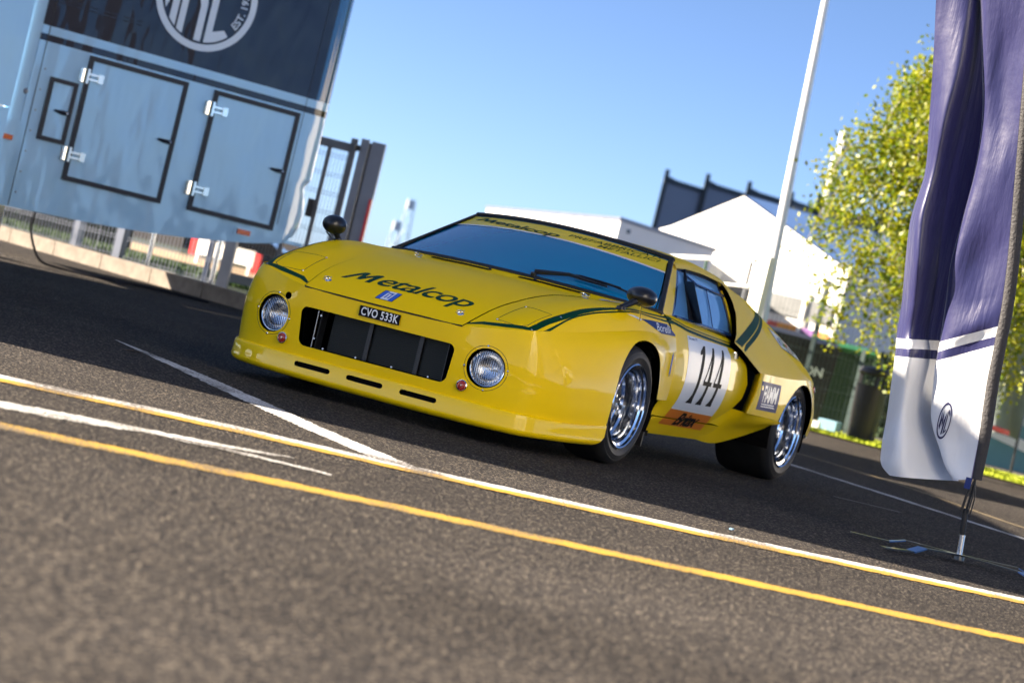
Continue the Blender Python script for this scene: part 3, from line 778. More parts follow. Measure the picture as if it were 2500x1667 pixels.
for sgn in (1, -1):
    th = half(TOPH, sgn)
    m1 = clip(th, lambda V: -poly_sd(V[:, 0], V[:, 1]*sgn, ST1)); m1 = clip(m1, lambda V: -(hood_sd(V)+.003))
    m2 = clip(th, lambda V: -poly_sd(V[:, 0], V[:, 1]*sgn, ST2))
    part('stripe', join(m1, m2), green, body_front, off=.0012)
    sd = SIDE_M if sgn == 1 else mirror_m(SIDE_M)
    dl = [(-.628,.766),(-.82,.738),(-1.06,.725),(-1.33,.715),(-1.64,.706)]
    m3 = clip(sd, lambda V: np.maximum(.0075-line_sd(V[:, 0], V[:, 2], dl), .0030-line_sd(V[:, 0], V[:, 2], [(a, b+.017) for a, b in dl])))
    m3 = clip(m3, lambda V: door_in(V)-.002)
    part('stripe', m3, green, doors[sgn], off=.0012)
    q = QTR if sgn == 1 else mirror_m(QTR)
    w1 = [(-1.515,.742),(-2.235,.960),(-2.300,.940),(-1.645,.735),(-1.605,.720)]
    w2 = [(-1.680,.740),(-2.33,.945),(-2.355,.930),(-1.715,.728),(-1.64,.702),(-1.615,.706)]
    m4 = clip(q, lambda V: -np.minimum(poly_sd(V[:, 0], V[:, 2], w1), poly_sd(V[:, 0], V[:, 2], w2)))
    m4 = clip(m4, lambda V: -poly_sd(V[:, 0], V[:, 2], QF))
    part('stripe', m4, green, car, off=.0012)
    # headlight pod outlines and screws
    pod = [(.585,.560),(.826,.538),(.850,.660),(.822,.700),(.628,.722),(.585,.560)]
    tb = bvh_of(half(TOP, sgn))
    pl = []
    for i in range(len(pod)-1):
        for t in np.linspace(0, 1, 9)[:-1]:
            h = tb.ray_cast(Vector((pod[i][0]*(1-t)+pod[i+1][0]*t, (pod[i][1]*(1-t)+pod[i+1][1]*t)*sgn, 2)), Vector((0, 0, -1)))
            pl.append(np.array(h[0]))
    MB().tube(pl+[pl[0]], .0015, 5).build('pod_seam', rubber, body_front)
    for (x, y) in ((.588,.562),(.822,.541),(.838,.735),(.60,.757)):
        h = tb.ray_cast(Vector((x, y*sgn, 2)), Vector((0, 0, -1)))
        MB().lathe([(0, .003), (.0045, .0025), (.006, 0)], h[0], h[1], 10).build('screw', steel, body_front)
    bb = bvh_of(half(BELT, sgn))
    pl = [np.array(bb.ray_cast(Vector((2, (LY+.1045*math.cos(t))*sgn, LZ+.1045*math.sin(t))), Vector((-1, 0, 0)))[0]) for t in np.linspace(0, 2*PI, 49)]
    MB().tube(pl, .0013, 5).build('lamp_panel_seam', pbr('panel_seam', (.10, .07, .01), .6), body_front)
    for k in range(4):
        q_ = PI/2*k+.1; y, z = (LY+.104*math.cos(q_))*sgn, LZ+.104*math.sin(q_)
        h = bb.ray_cast(Vector((2, y, z)), Vector((-1, 0, 0)))
        if h[0]: MB().lathe([(0, .003), (.0045, .0025), (.006, 0)], h[0], h[1], 10).build('screw', steel, body_front)
    # side marker lamp behind the front arch
    sb = bvh_of(half(BELT, sgn))
    h = sb.ray_cast(Vector((-.478, 2*sgn, .548)), Vector((0, -sgn, 0)))
    c = np.array(h[0]) if h[0] else np.array([-.478, .95*sgn, .548])
    mkr = MB().box(c+[-.017, -.004*sgn, -.062], (.034, .006*sgn, 0), (0, .012*sgn, 0), (.016, 0, .124)).build('side_marker', chrome, body_front)
    MB().box(c+[-.010, .005*sgn, -.050], (.021, .004*sgn, 0), (0, .006*sgn, 0), (.014, 0, .100)).build('marker_lens', bright_blue, mkr)
    # door handle
    h = DOOR_BVH[sgn].ray_cast(Vector((-1.545, 2*sgn, .662)), Vector((0, -sgn, 0))); c = np.array(h[0])
    hd = MB().box(c+[-.055, -.004*sgn, -.022], (.085, 0, 0), (0, .010*sgn, 0), (0, -.004*sgn, .046)).build('door_handle', chrome, doors[sgn])
    MB().box(c+[-.020, .004*sgn, -.016], (.044, 0, 0), (0, .004*sgn, 0), (0, -.003*sgn, .034)).build('handle_recess', black, hd)

# black air slots in front of the windscreen
for s_ in (1, -1):
    m6 = clip(TOPH, lambda V: np.where(V[:, 1]*s_ > 0, rrect(V[:, 1]*s_, V[:, 0]-(WS_B(V[:, 1])+.056), .275, 0, .195, .014, .010)*-1, -1))
    part('scuttle_vent', m6, void, body_front, off=.004)

# bonnet pins
tbh = bvh_of(TOP)
def pin(x, y, ang):
    h = tbh.ray_cast(Vector((x, y, 2)), Vector((0, 0, -1))); c = np.array(h[0]); n = np.array(h[1])*(1 if h[1].z > 0 else -1)
    root = MB().lathe([(0, .005), (.015, .004), (.019, .0)], c, n, 20).build('bonnet_pin', chrome, bonnet, smooth='auto')
    u = np.array([math.cos(ang), math.sin(ang), 0.35]); u /= np.linalg.norm(u); v = np.cross(n, u)
    MB().tube([c+n*.003, c+n*.020], .0055, 8).build('pin_post', chrome, root)
    MB().tube([c+n*.013-v*.022, c+n*.013+v*.018, c+n*.016+v*.024], .0028, 6).build('pin_clip', chrome, root)
    rc = c+n*.014-v*.018+u*.0
    MB().tube([rc+np.array([math.cos(t)*u[0], math.cos(t)*u[1], 0])*.017+n*(.002+.007*math.cos(t))-v*.017*math.sin(t) for t in np.linspace(0, 2*PI, 18)], .0016, 5).build('pin_ring', chrome, root)
for x, y, a in ((.85,-.375,.6),(.855,.365,.6),(-.245,-.495,.4),(-.215,.505,.4)): pin(x, y, a)
for y in (-.10, .165):
    h = tbh.ray_cast(Vector((WS_B(y)+.035, y, 2)), Vector((0, 0, -1)))
    MB().lathe([(0, .012), (.006, .011), (.009, 0)], h[0], (0, 0, 1), 10).build('washer_jet', black, body_front)

# lettering on the bonnet
BON = bvh_of(gridmesh(G_TOP, (-.2, 0, .2)))
EM = [(0,0),(.34,.93),(.44,1.0),(.53,.93),(.58,.50),(.80,.93),(.90,1.0),(1.0,.92),(.97,0),(.80,0),(.82,.62),(.60,.12),(.46,.12),(.42,.62),(.17,.0)]
def metal(x0, y0, x1, y1, sh):
    d = (y1-y0)*.235; m_ = (x1-x0)*.235
    a = fit(fill2d([EM]), x0-.01, y0+d, x0+m_, y1-(y1-y0)*.06, shear=sh*.4)
    return merge2(a, fit(text2d('etalcop', bold=.014, spacing=.92), x0+m_*1.02, y0, x1, y1, shear=sh))
mt = metal(-.335, -.832, .335, -.668, .30)
lay('bonnet_lettering', mt, (0, 0, 0), (0, 1, 0), (-1, 0, 0), (0, 0, -1), BON, green, bonnet, eps=.0032, step=.02)
bd = fill2d([[(-.073,-.910),(.022,-.910),(.026,-.823),(-.069,-.823)]])
lay('badge', bd, (0, 0, 0), (0, 1, 0), (-1, 0, 0), (0, 0, -1), BON, black_vinyl, bonnet, eps=.003, step=.02)
bd = fill2d([[(-.070,-.907),(.019,-.907),(.023,-.826),(-.066,-.826)]])
lay('badge_field', bd, (0, 0, 0), (0, 1, 0), (-1, 0, 0), (0, 0, -1), BON, bright_blue, bonnet, eps=.0036, step=.02)
bd = fill2d([[(-.046,-.907),(-.004,-.907),(0,-.826),(-.042,-.826)]])
lay('badge_band', bd, (0, 0, 0), (0, 1, 0), (-1, 0, 0), (0, 0, -1), BON, white_vinyl, bonnet, eps=.0041, step=.02)
bd = merge2(fill2d([[(-.040,-.850),(-.006,-.850),(-.006,-.840),(-.040,-.840)]]), fill2d([[(-.036,-.892),(-.028,-.892),(-.026,-.856),(-.034,-.856)]]), fill2d([[(-.018,-.892),(-.010,-.892),(-.008,-.850),(-.016,-.850)]]))
lay('badge_emblem', bd, (0, 0, 0), (0, 1, 0), (-1, 0, 0), (0, 0, -1), BON, bright_blue, bonnet, eps=.0046, step=None)

# number plate lettering
pt = fit(text2d('CVO 533K', bold=.022, spacing=1.10), -.100, .4385, .104, .4785)
V_, F_ = pt
mk('plate_lettering', [(.9616+(b-.433)*.03, a+.002, b) for a, b in V_], F_, white_vinyl, plate)

# sun strip lettering, bent along the screen
def strip_text(name, s, y0, y1, base, hgt, desc, shear=0.0, bold=.002):
    V, F = metal(y0, base-desc, y1, base+hgt, shear) if s == 'Metalcop' else fit(text2d(s, bold=bold), y0, base-desc, y1, base+hgt, shear=shear)
    V, F = dice((V, F), .02); V = V.copy(); V[:, 1] += .742+.54*V[:, 0]**2
    lay(name, (V, F), (0, 0, 0), (0, 1, 0), (-1, 0, 0), (0, 0, -1), WS_BVH, green, ws, eps=.0045, step=None)
strip_text('strip_lettering', 'Metalcop', -.545, .015, .020, .052, .022, shear=.35, bold=.012)
strip_text('strip_lettering', 'PREFABBRICATI', .065, .548, .062, .036, 0, shear=.18)
strip_text('strip_lettering', 'METALLICI', .250, .555, .016, .034, 0, shear=.18)

# number field, digits and sponsor band on each door
def digit_stem(): return [(-.044,0),(.040,0),(.040,.022),(.030,.06),(.024,.13),(.028,.45),(.038,1.0),(-.004,1.0),(-.010,.45),(-.016,.15),(-.030,.06),(-.044,.022)]
one = [(-.044,0),(.040,0),(.040,.022),(.030,.06),(.024,.13),(.028,.45),(.038,1.0),(.012,1.0),(-.034,.90),(-.036,.84),(-.004,.86),(-.010,.45),(-.016,.15),(-.030,.06),(-.044,.022)]
four = [[(-.044,0),(.040,0),(.040,.022),(.030,.06),(.024,.13),(.026,.345),(.062,.345),(.062,.42),(.027,.42),(.036,1.0),(.010,1.0),(-.070,.42),(-.070,.345),(-.011,.345),(-.016,.15),(-.030,.06),(-.044,.022)],
        [(-.012,.42),(-.054,.42),(-.004,.80)]]
def place_d(loops, a0): return fill2d([[(a0+(u+.045*v), .365+.312*v) for u, v in lp] for lp in loops])
for sgn in (1, -1):
    sd = SIDE_M if sgn == 1 else mirror_m(SIDE_M)
    if sgn == 1: A = (-1, 0, 0); ox = 0.0
    else: A = (1, 0, 0); ox = -2.25
    O = (ox, 0, 0); D = (0, -sgn, 0); B = (0, 0, 1); bv = DOOR_BVH[sgn]
    fx = [(-.800,.713),(-1.462,.700),(-1.455,.50),(-1.445,.313),(-.800,.321)]
    part('number_field', clip(clip(sd, lambda V: -poly_sd(V[:, 0], V[:, 2], fx)), lambda V: door_in(V)-.001), white_vinyl, doors[sgn], off=.0010)
    ox_ = [(-.800,.320),(-1.445,.312),(-1.450,.222),(-.790,.228)]
    part('sponsor_band', clip(clip(sd, lambda V: -poly_sd(V[:, 0], V[:, 2], ox_)), lambda V: np.maximum(door_in(V), sill_in(V))-.001), orange_vinyl, doors[sgn], off=.0012)
    for lp, a0 in (([one], .968), (four, 1.115), (four, 1.275)):
        lay('digit', place_d(lp, a0 if sgn == 1 else a0), O, A, B, D, bv, black_vinyl, doors[sgn], eps=.0022, step=.03)
    lay('sponsor_lettering', fit(text2d('Britax', bold=.03, spacing=.85), .965, .232, 1.285, .308, shear=.55), O, A, B, D, bv, black_vinyl, doors[sgn], eps=.0026, step=.03)
    lay('small_print', fit(text2d('Thruxton 77', bold=.01), .812, .694, .945, .706), O, A, B, D, bv, blue_vinyl, doors[sgn], eps=.0022, step=None)
    # dark blue sticker on the flared box
    qb = QBVH[sgn]
    Oq = (0, 0, 0) if sgn == 1 else (-3.92, 0, 0)
    lay('flare_sticker', fill2d([[(1.795,.402),(2.125,.400),(2.105,.562),(1.795,.565)]]), Oq, A, B, D, qb, blue_vinyl, car, eps=.0015, step=.05)
    lay('flare_lettering', merge2(fit(text2d('FIAMM', bold=.02, spacing=.95), 1.850, .448, 2.075, .545), fill2d([[(1.85,.434),(2.06,.434),(2.06,.441),(1.85,.441)]]), fill2d([[(1.85,.421),(2.085,.421),(2.06,.429),(1.85,.427)]])), Oq, A, B, D, qb, white_vinyl, car, eps=.0025, step=.05)
    # tricolour sticker on the buttress
    q = QTR if sgn == 1 else mirror_m(QTR)
    p1 = [(-2.31,.873),(-2.37,.772),(-2.71,.718),(-2.77,.750),(-2.56,.825)]
    part('buttress_sticker_edge', clip(q, lambda V: -poly_sd(V[:, 0], V[:, 2], p1)), bright_blue, car, off=.0012)
    part('buttress_sticker', clip(q, lambda V: -poly_sd(V[:, 0], V[:, 2], p1)-.006), white_vinyl, car, off=.0020)
    for (x0, m_) in ((-2.475, green_vinyl), (-2.535, red_vinyl)):
        part('sticker_bar', clip(q, lambda V: np.maximum(.010-line_sd(V[:, 0], V[:, 2], [(x0+.01, .825), (x0-.03, .752)]), .007-line_sd(V[:, 0], V[:, 2], [(x0-.04, .792), (x0+.03, .785)]))), m_, car, off=.0027)
    lay('sticker_lettering', fit(text2d('R', bold=.03), 2.385, .785, 2.44, .822), Oq if sgn == 1 else (-4.9, 0, 0), A, B, D, qb, bright_blue, car, eps=.0032, step=None)
    lay('sticker_lettering', fit(text2d('SA', bold=.03), 2.59, .748, 2.68, .785), Oq if sgn == 1 else (-5.3, 0, 0), A, B, D, qb, bright_blue, car, eps=.0032, step=None)
    # script sticker behind the mirror
    th = half(TOPH, sgn)
    p2 = [(-.105,.738),(-.30,.742),(-.50,.742),(-.612,.700),(-.612,.692),(-.36,.690)]
    part('wing_sticker', clip(clip(th, lambda V: -poly_sd(V[:, 0], V[:, 2], p2)), lambda V: V[:, 1]*sgn-.80), blue_vinyl, body_front, off=.0016)
    p3 = [(.045,.744),(-.04,.744),(-.115,.735),(-.09,.728)]
    part('wing_sticker_tip', clip(clip(th, lambda V: -poly_sd(V[:, 0], V[:, 2], p3)), lambda V: V[:, 1]*sgn-.78), white_vinyl, body_front, off=.0022)
    wb_ = bvh_of(th)
    tx = fit(text2d('Borelli', bold=.0), .30, .698, .52, .736, shear=.6)
    lay('wing_lettering', tx, (0, 0, 0) if sgn == 1 else (-.88, 0, 0), A, B, D, wb_, white_vinyl, body_front, eps=.0032, step=.02)
    # orange rear marker
    h = qb.ray_cast(Vector((-2.80, 2*sgn, .575)), Vector((0, -sgn, 0)))
    if h[0]: MB().lathe([(0, .010), (.018, .008), (.022, -.004)], h[0], (-.2, sgn, .2), 16).build('rear_marker', amber, car, smooth='auto')

# tow sign beside the windscreen
h = tbh.ray_cast(Vector((-.33, .585, 2)), Vector((0, 0, -1)))
lay('tow_sticker', fill2d([[(.545,.29),(.645,.33),(.645,.375),(.545,.335)]]), (0, 0, 0), (0, 1, 0), (-1, 0, 0), (0, 0, -1), BON, white_vinyl, body_front, eps=.003, step=.03)
lay('tow_arrow', fill2d([[(.56,.312),(.60,.335),(.595,.345),(.615,.342),(.60,.325),(.575,.308)]]), (0, 0, 0), (0, 1, 0), (-1, 0, 0), (0, 0, -1), BON, red_vinyl, body_front, eps=.004, step=.03)
# ------------------------------------------------------------------ ground
def asphalt_mat():
    m, n, l, b = newmat('asphalt'); tc = n.new('ShaderNodeTexCoord')
    def nz(scale, detail=3, rough=.6):
        t = n.new('ShaderNodeTexNoise'); t.inputs['Scale'].default_value = scale; t.inputs['Detail'].default_value = detail; t.inputs['Roughness'].default_value = rough
        l.new(tc.outputs['Object'], t.inputs['Vector']); return t
    def mixc(f, a, c):
        x = n.new('ShaderNodeMix'); x.data_type = 'RGBA'
        if hasattr(f, 'links') or hasattr(f, 'is_output'): l.new(f, x.inputs[0])
        else: x.inputs[0].default_value = f
        for i, v in ((6, a), (7, c)):
            if isinstance(v, tuple): x.inputs[i].default_value = v
            else: l.new(v, x.inputs[i])
        return x.outputs[2]
    vor = n.new('ShaderNodeTexVoronoi'); vor.inputs['Scale'].default_value = 90; l.new(tc.outputs['Object'], vor.inputs['Vector'])
    ramp = n.new('ShaderNodeValToRGB'); e = ramp.color_ramp.elements
    e[0].position = 0; e[0].color = (.018, .017, .018, 1); e[1].position = 1; e[1].color = (.15, .125, .10, 1)
    for p_, c_ in ((.25, (.052, .046, .042, 1)), (.5, (.088, .077, .066, 1)), (.72, (.060, .054, .050, 1)), (.88, (.22, .19, .155, 1))):
        q = ramp.color_ramp.elements.new(p_); q.color = c_
    sp = n.new('ShaderNodeSeparateColor'); l.new(vor.outputs['Color'], sp.inputs[0]); l.new(sp.outputs[0], ramp.inputs[0])
    dist = n.new('ShaderNodeMapRange'); dist.inputs[1].default_value = .30; dist.inputs[2].default_value = .62; l.new(vor.outputs['Distance'], dist.inputs[0])
    c = mixc(dist.outputs[0], ramp.outputs[0], (.022, .021, .022, 1))
    big = nz(.45, 4); r2 = n.new('ShaderNodeMapRange'); r2.inputs[1].default_value = .35; r2.inputs[2].default_value = .7; r2.inputs[3].default_value = .78; r2.inputs[4].default_value = 1.18; l.new(big.outputs['Fac'], r2.inputs[0])
    mid = nz(14, 4); r3 = n.new('ShaderNodeMapRange'); r3.inputs[1].default_value = .3; r3.inputs[2].default_value = .7; r3.inputs[3].default_value = .88; r3.inputs[4].default_value = 1.12; l.new(mid.outputs['Fac'], r3.inputs[0])
    mu = n.new('ShaderNodeMath'); mu.operation = 'MULTIPLY'; l.new(r2.outputs[0], mu.inputs[0]); l.new(r3.outputs[0], mu.inputs[1])
    vm = n.new('ShaderNodeVectorMath'); vm.operation = 'SCALE'; l.new(c, vm.inputs[0]); l.new(mu.outputs[0], vm.inputs['Scale'])
    l.new(vm.outputs[0], b.inputs['Base Color'])
    b.inputs['Roughness'].default_value = .88; b.inputs['Specular IOR Level'].default_value = .06
    inv = n.new('ShaderNodeMath'); inv.operation = 'MULTIPLY'; inv.inputs[1].default_value = -1; l.new(vor.outputs['Distance'], inv.inputs[0])
    bp = n.new('ShaderNodeBump'); bp.inputs['Strength'].default_value = .75; bp.inputs['Distance'].default_value = .006
    l.new(inv.outputs[0], bp.inputs['Height']); l.new(bp.outputs[0], b.inputs['Normal'])
    return m
asphalt = asphalt_mat()
def flat(name, pts, z, mat, kind='structure', parent=None):
    V, F = fill2d([[(p[0], p[1]) for p in pts]])
    F2 = []
    for f in F:
        a, b, c = [V[i] for i in f]
        F2.append(f if np.cross(b-a, c-a) > 0 else f[::-1])
    o = mk(name, [(x, y, z) for x, y in V], F2, mat, parent)
    if kind: o['kind'] = kind
    return o
def sl2(s, l): p = SL(s, l); return (p[0], p[1])
mkg = MB(); R_ = 400
g = mk('ground', [(-R_, -R_, 0), (R_, -R_, 0), (R_, R_, 0), (-R_, R_, 0)], [(0, 1, 2, 3)], asphalt); g['kind'] = 'structure'

# ---- painted lines (worn thermoplastic, ragged edges)
def paint_line_mat(name, c, wear=.5):
    m, n, l, b = newmat(name); tc = n.new('ShaderNodeTexCoord')
    t = n.new('ShaderNodeTexNoise'); t.inputs['Scale'].default_value = 85; t.inputs['Detail'].default_value = 5; t.inputs['Roughness'].default_value = .7; l.new(tc.outputs['Object'], t.inputs['Vector'])
    t2 = n.new('ShaderNodeTexNoise'); t2.inputs['Scale'].default_value = 3; t2.inputs['Detail'].default_value = 4; l.new(tc.outputs['Object'], t2.inputs['Vector'])
    ad = n.new('ShaderNodeMath'); ad.operation = 'MULTIPLY_ADD'; ad.inputs[1].default_value = .55; l.new(t2.outputs['Fac'], ad.inputs[0]); l.new(t.outputs['Fac'], ad.inputs[2])
    mr = n.new('ShaderNodeMapRange'); mr.inputs[1].default_value = .92-wear*.25; mr.inputs[2].default_value = 1.02-wear*.25; l.new(ad.outputs[0], mr.inputs[0])
    mx = n.new('ShaderNodeMix'); mx.data_type = 'RGBA'; mx.inputs[6].default_value = (*c, 1); mx.inputs[7].default_value = (.07, .06, .05, 1); l.new(mr.outputs[0], mx.inputs[0])
    l.new(mx.outputs[2], b.inputs['Base Color']); b.inputs['Roughness'].default_value = .75
    bp = n.new('ShaderNodeBump'); bp.inputs['Strength'].default_value = .25; bp.inputs['Distance'].default_value = .002; l.new(t.outputs['Fac'], bp.inputs['Height']); l.new(bp.outputs[0], b.inputs['Normal'])
    return m
white_line = paint_line_mat('white_road_paint', (.60, .60, .60), .7); yellow_line = paint_line_mat('yellow_road_paint', (.42, .25, .015), .6)
worn_line = paint_line_mat('worn_white_paint', (.55, .55, .54), .80)
def strip(name, cl, wd, z, mat, step=.03, jit=.012, seed=0):
    """cl: centre line in (s, l); wd: widths"""
    rg = np.random.default_rng(seed); P = smooth_line([sl2(*p) for p in cl], 12) if len(cl) > 2 else np.array([sl2(*p) for p in cl])
    d = np.concatenate([[0], np.cumsum(np.linalg.norm(np.diff(P, axis=0), axis=1))]); n = max(2, int(d[-1]/step)); q = np.linspace(0, d[-1], n)
    X = np.stack([np.interp(q, d, P[:, k]) for k in (0, 1)], 1); W = np.interp(q/d[-1], np.linspace(0, 1, len(wd)), wd) if hasattr(wd, '__len__') else np.full(n, wd)
    T = np.gradient(X, axis=0); T /= np.linalg.norm(T, axis=1, keepdims=True); N = np.stack([-T[:, 1], T[:, 0]], 1)
    a = X+N*(W/2+rg.uniform(-1, 1, n)*jit*np.minimum(1, W*10))[:, None]; b = X-N*(W/2+rg.uniform(-1, 1, n)*jit*np.minimum(1, W*10))[:, None]
    V = [(p[0], p[1], z) for p in a]+[(p[0], p[1], z) for p in b]
    o = mk(name, V, [(i, i+1, n+i+1, n+i)[::-1] for i in range(n-1)], mat); o['kind'] = 'structure'; return o
W1 = [(8.10, -3.2), (8.30, -1.72), (8.545, -1.01), (8.70, -.29), (8.94, .53), (9.25, 1.36), (9.59, 2.25), (10.05, 3.4)]
def shift(L, ds): return [(s+ds, l) for s, l in L]
strip('road_marking_white', W1, .145, .0015, white_line, seed=1)
strip('road_marking_yellow', shift(W1, -.150), .130, .0030, yellow_line, seed=2)
Y2 = [(6.45, -2.6), (6.72, -1.35), (7.08, -.43), (7.36, .46), (7.80, 1.86), (8.2, 3.2)]
strip('road_marking_yellow', Y2, .155, .0015, yellow_line, seed=3)
strip('road_marking_diagonal', [(12.05, -1.95), (11.3, -1.56), (10.25, -1.06), (9.45, -.69), (8.72, -.30)], [.01, .09, .14, .155, .16, .16], .0028, white_line, step=.02, seed=4)
strip('road_marking_worn', [(7.20, -2.4), (7.33, -1.49), (7.62, -1.08), (7.80, -.80), (7.95, -.62)], [.13, .14, .22, .20, .09, .05], .0015, worn_line, jit=.02, seed=5)
strip('road_marking_worn', [(7.60, -.98), (7.66, -.72), (7.66, -.46)], [.10, .08, .05], .0028, worn_line, jit=.02, seed=6)
# lines behind the car
strip('road_marking_far', [(18.2, 1.2), (16.80, 2.17), (14.48, 3.31), (12.6, 4.3)], .11, .0015, white_line, step=.1, seed=7)
strip('road_marking_faint', [(20.2, 1.8), (18.63, 2.89), (15.96, 3.63), (13.6, 4.6)], .06, .0015, pbr('faded_yellow_paint', (.16, .12, .06), .8), step=.1, seed=8)
strip('road_marking_faint', [(14.00, 2.05), (14.02, 2.26), (14.04, 2.46)], .035, .0015, pbr('faded_white_paint', (.25, .25, .25), .8), step=.05, seed=9)

# ---- kerb, pavement and lawns at the back
concrete = pbr('kerb_concrete', (.20, .17, .14), .85, var=.35, vscale=9, bump=.3, bscale=60)
paving = pbr('grey_paving', (.12, .115, .11), .9, var=.35, vscale=3, bump=.3, bscale=70)
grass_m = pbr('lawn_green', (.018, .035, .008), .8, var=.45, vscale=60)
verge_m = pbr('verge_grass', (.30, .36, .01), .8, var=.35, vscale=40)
def kerb_run(A, B, n, name):
    """row of separate kerb stones"""
    A = np.array(sl2(*A)); B = np.array(sl2(*B)); t = (B-A)/np.linalg.norm(B-A); nn = np.array([-t[1], t[0]]); L = np.linalg.norm(B-A)/n
    root = thing(name, 'pale concrete kerb edging the shaded asphalt below the mesh fence', 'kerb', (A[0], A[1], 0)); mesh = None
    for i in range(n):
        c = A+t*(i+.5)*L
        if mesh is None:
            mb = MB(); mb.prism([(-L/2+.006, 0), (L/2-.006, 0), (L/2-.006, .14), (-L/2+.006, .14)], (nn[0]*-.075, nn[1]*-.075, 0), (t[0], t[1], 0), (0, 0, 1), (nn[0]*.15, nn[1]*.15, 0))
            o = mb.build('kerb_stone', concrete, root); mesh = o; o.location = (c[0]-A[0], c[1]-A[1], .07)
        else:
            o = mesh.copy(); col.objects.link(o); o.parent = root; o.location = (c[0]-A[0], c[1]-A[1], .07)
kerb_run((25.4, -6.3), (19.6, -1.0), 9, 'kerb')
flat('pavement', [sl2(25.5, -6.3), sl2(19.7, -.95), sl2(20.5, -.3), sl2(24.4, -2.0), sl2(28.5, -6.3)], .06, paving)
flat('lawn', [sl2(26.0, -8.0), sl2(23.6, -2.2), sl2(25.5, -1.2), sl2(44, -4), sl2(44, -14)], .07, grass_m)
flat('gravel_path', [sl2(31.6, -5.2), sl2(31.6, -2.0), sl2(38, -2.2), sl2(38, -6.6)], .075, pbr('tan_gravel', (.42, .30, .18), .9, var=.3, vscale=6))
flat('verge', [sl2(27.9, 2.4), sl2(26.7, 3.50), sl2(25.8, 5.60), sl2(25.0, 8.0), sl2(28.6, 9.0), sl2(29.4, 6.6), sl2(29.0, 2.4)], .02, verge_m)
flat('service_yard', [sl2(29.0, -2), sl2(29.2, 6.6), sl2(28.6, 20), sl2(70, 30), sl2(70, -6)], .012, paving)
def blades(name, quad, n, h, mat, z0, label, cat, seed):
    rg = np.random.default_rng(seed); Q = [np.array(sl2(*q)) for q in quad]; V = []; F = []
    for _ in range(n):
        u, v = rg.uniform(), rg.uniform(); p = (Q[0]*(1-u)+Q[1]*u)*(1-v)+(Q[3]*(1-u)+Q[2]*u)*v
        a = rg.uniform(0, PI); d = np.array([math.cos(a), math.sin(a)])*.018; tip = p+rg.normal(0, .02, 2); k = len(V)
        V += [(*(p-d), z0), (*(p+d), z0), (*tip, z0+h*rg.uniform(.5, 1.2))]; F.append((k, k+1, k+2))
    o = mk(name, V, F, mat); tag(o, label, cat, kind='stuff'); return o
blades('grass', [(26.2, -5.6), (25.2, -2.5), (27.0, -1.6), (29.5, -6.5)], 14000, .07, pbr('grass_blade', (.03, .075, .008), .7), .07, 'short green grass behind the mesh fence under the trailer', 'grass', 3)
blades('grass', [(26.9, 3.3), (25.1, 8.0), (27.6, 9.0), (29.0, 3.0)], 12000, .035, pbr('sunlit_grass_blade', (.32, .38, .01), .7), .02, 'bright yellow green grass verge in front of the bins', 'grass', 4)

# ------------------------------------------------------------------ race trailer (left)
TB = np.array([-6.93965, -5.09116]); TT = np.array([.8248972, -.56528277]); TN = np.array([.56528277, .8248972])
def TW(u, z, d=0.0): return np.array([TB[0]+TT[0]*u+TN[0]*d, TB[1]+TT[1]*u+TN[1]*d, z])
t3 = np.array([TT[0], TT[1], 0.]); n3 = np.array([TN[0], TN[1], 0.]); z3 = np.array([0, 0, 1.])
def body_panel(name, c, rough=.12):
    m = pbr(name, c, rough, coat=1.0, coatrough=.02); n = m.node_tree.nodes; l = m.node_tree.links; b = n['Principled BSDF']
    tc = n.new('ShaderNodeTexCoord'); wv = n.new('ShaderNodeTexNoise'); wv.inputs['Scale'].default_value = 2.6; wv.inputs['Detail'].default_value = 2
    mp = n.new('ShaderNodeMapping'); mp.inputs['Scale'].default_value = (1.6, 1.6, .5); l.new(tc.outputs['Object'], mp.inputs[0]); l.new(mp.outputs[0], wv.inputs['Vector'])
    bp = n.new('ShaderNodeBump'); bp.inputs['Strength'].default_value = .55; bp.inputs['Distance'].default_value = .03; l.new(wv.outputs['Fac'], bp.inputs['Height']); l.new(bp.outputs[0], b.inputs['Coat Normal']); l.new(bp.outputs[0], b.inputs['Normal'])
    return m
tr_white = body_panel('trailer_skylit_white', (.33, .57, .80)); tr_navy = body_panel('trailer_navy', (.008, .009, .022)); tr_navy.node_tree.nodes['Principled BSDF'].inputs['Coat Weight'].default_value = .35; tr_navy.node_tree.nodes['Principled BSDF'].inputs['Specular IOR Level'].default_value = .3; tr_rubber = pbr('door_rubber', (.008, .010, .018), .4)  # white panels carry the blue of the skylight in their base colour
orange_l = pbr('orange_marker_lens', (.65, .12, .005), .2, coat=1)
trailer = thing('race_trailer', 'white race trailer with navy upper half, round white crest and black framed locker doors', 'trailer', TW(1.3, 0, -1.2))
def vis(z): return z
# side shell: outline (u,z) from right corner leftwards, extruded; split in colour bands
low = [(0.0,1.22),(0.07,1.19),(0.03,1.12),(0.025,1.03),(0.0,.93),(0.035,.74),(.10,.68),(.194,.655),(.45,.60),(.679,.563),(1.0,.52),(1.271,.49),(1.65,.46),(2.0,.443),(2.45,.428),(2.70,.42)]
band = lambda z0, z1: [(0.0, z0), (2.70, z0), (2.70, z1), (0.0, z1)]
def shell(name, poly, mat, d0, th, parent=trailer):
    return MB().prism(poly, TW(0, 0, d0), t3, z3, -n3*th).build(name, mat, parent)
def poly_lo(top): return [(0.0, top)]+low[0:]+[(2.70, top)]
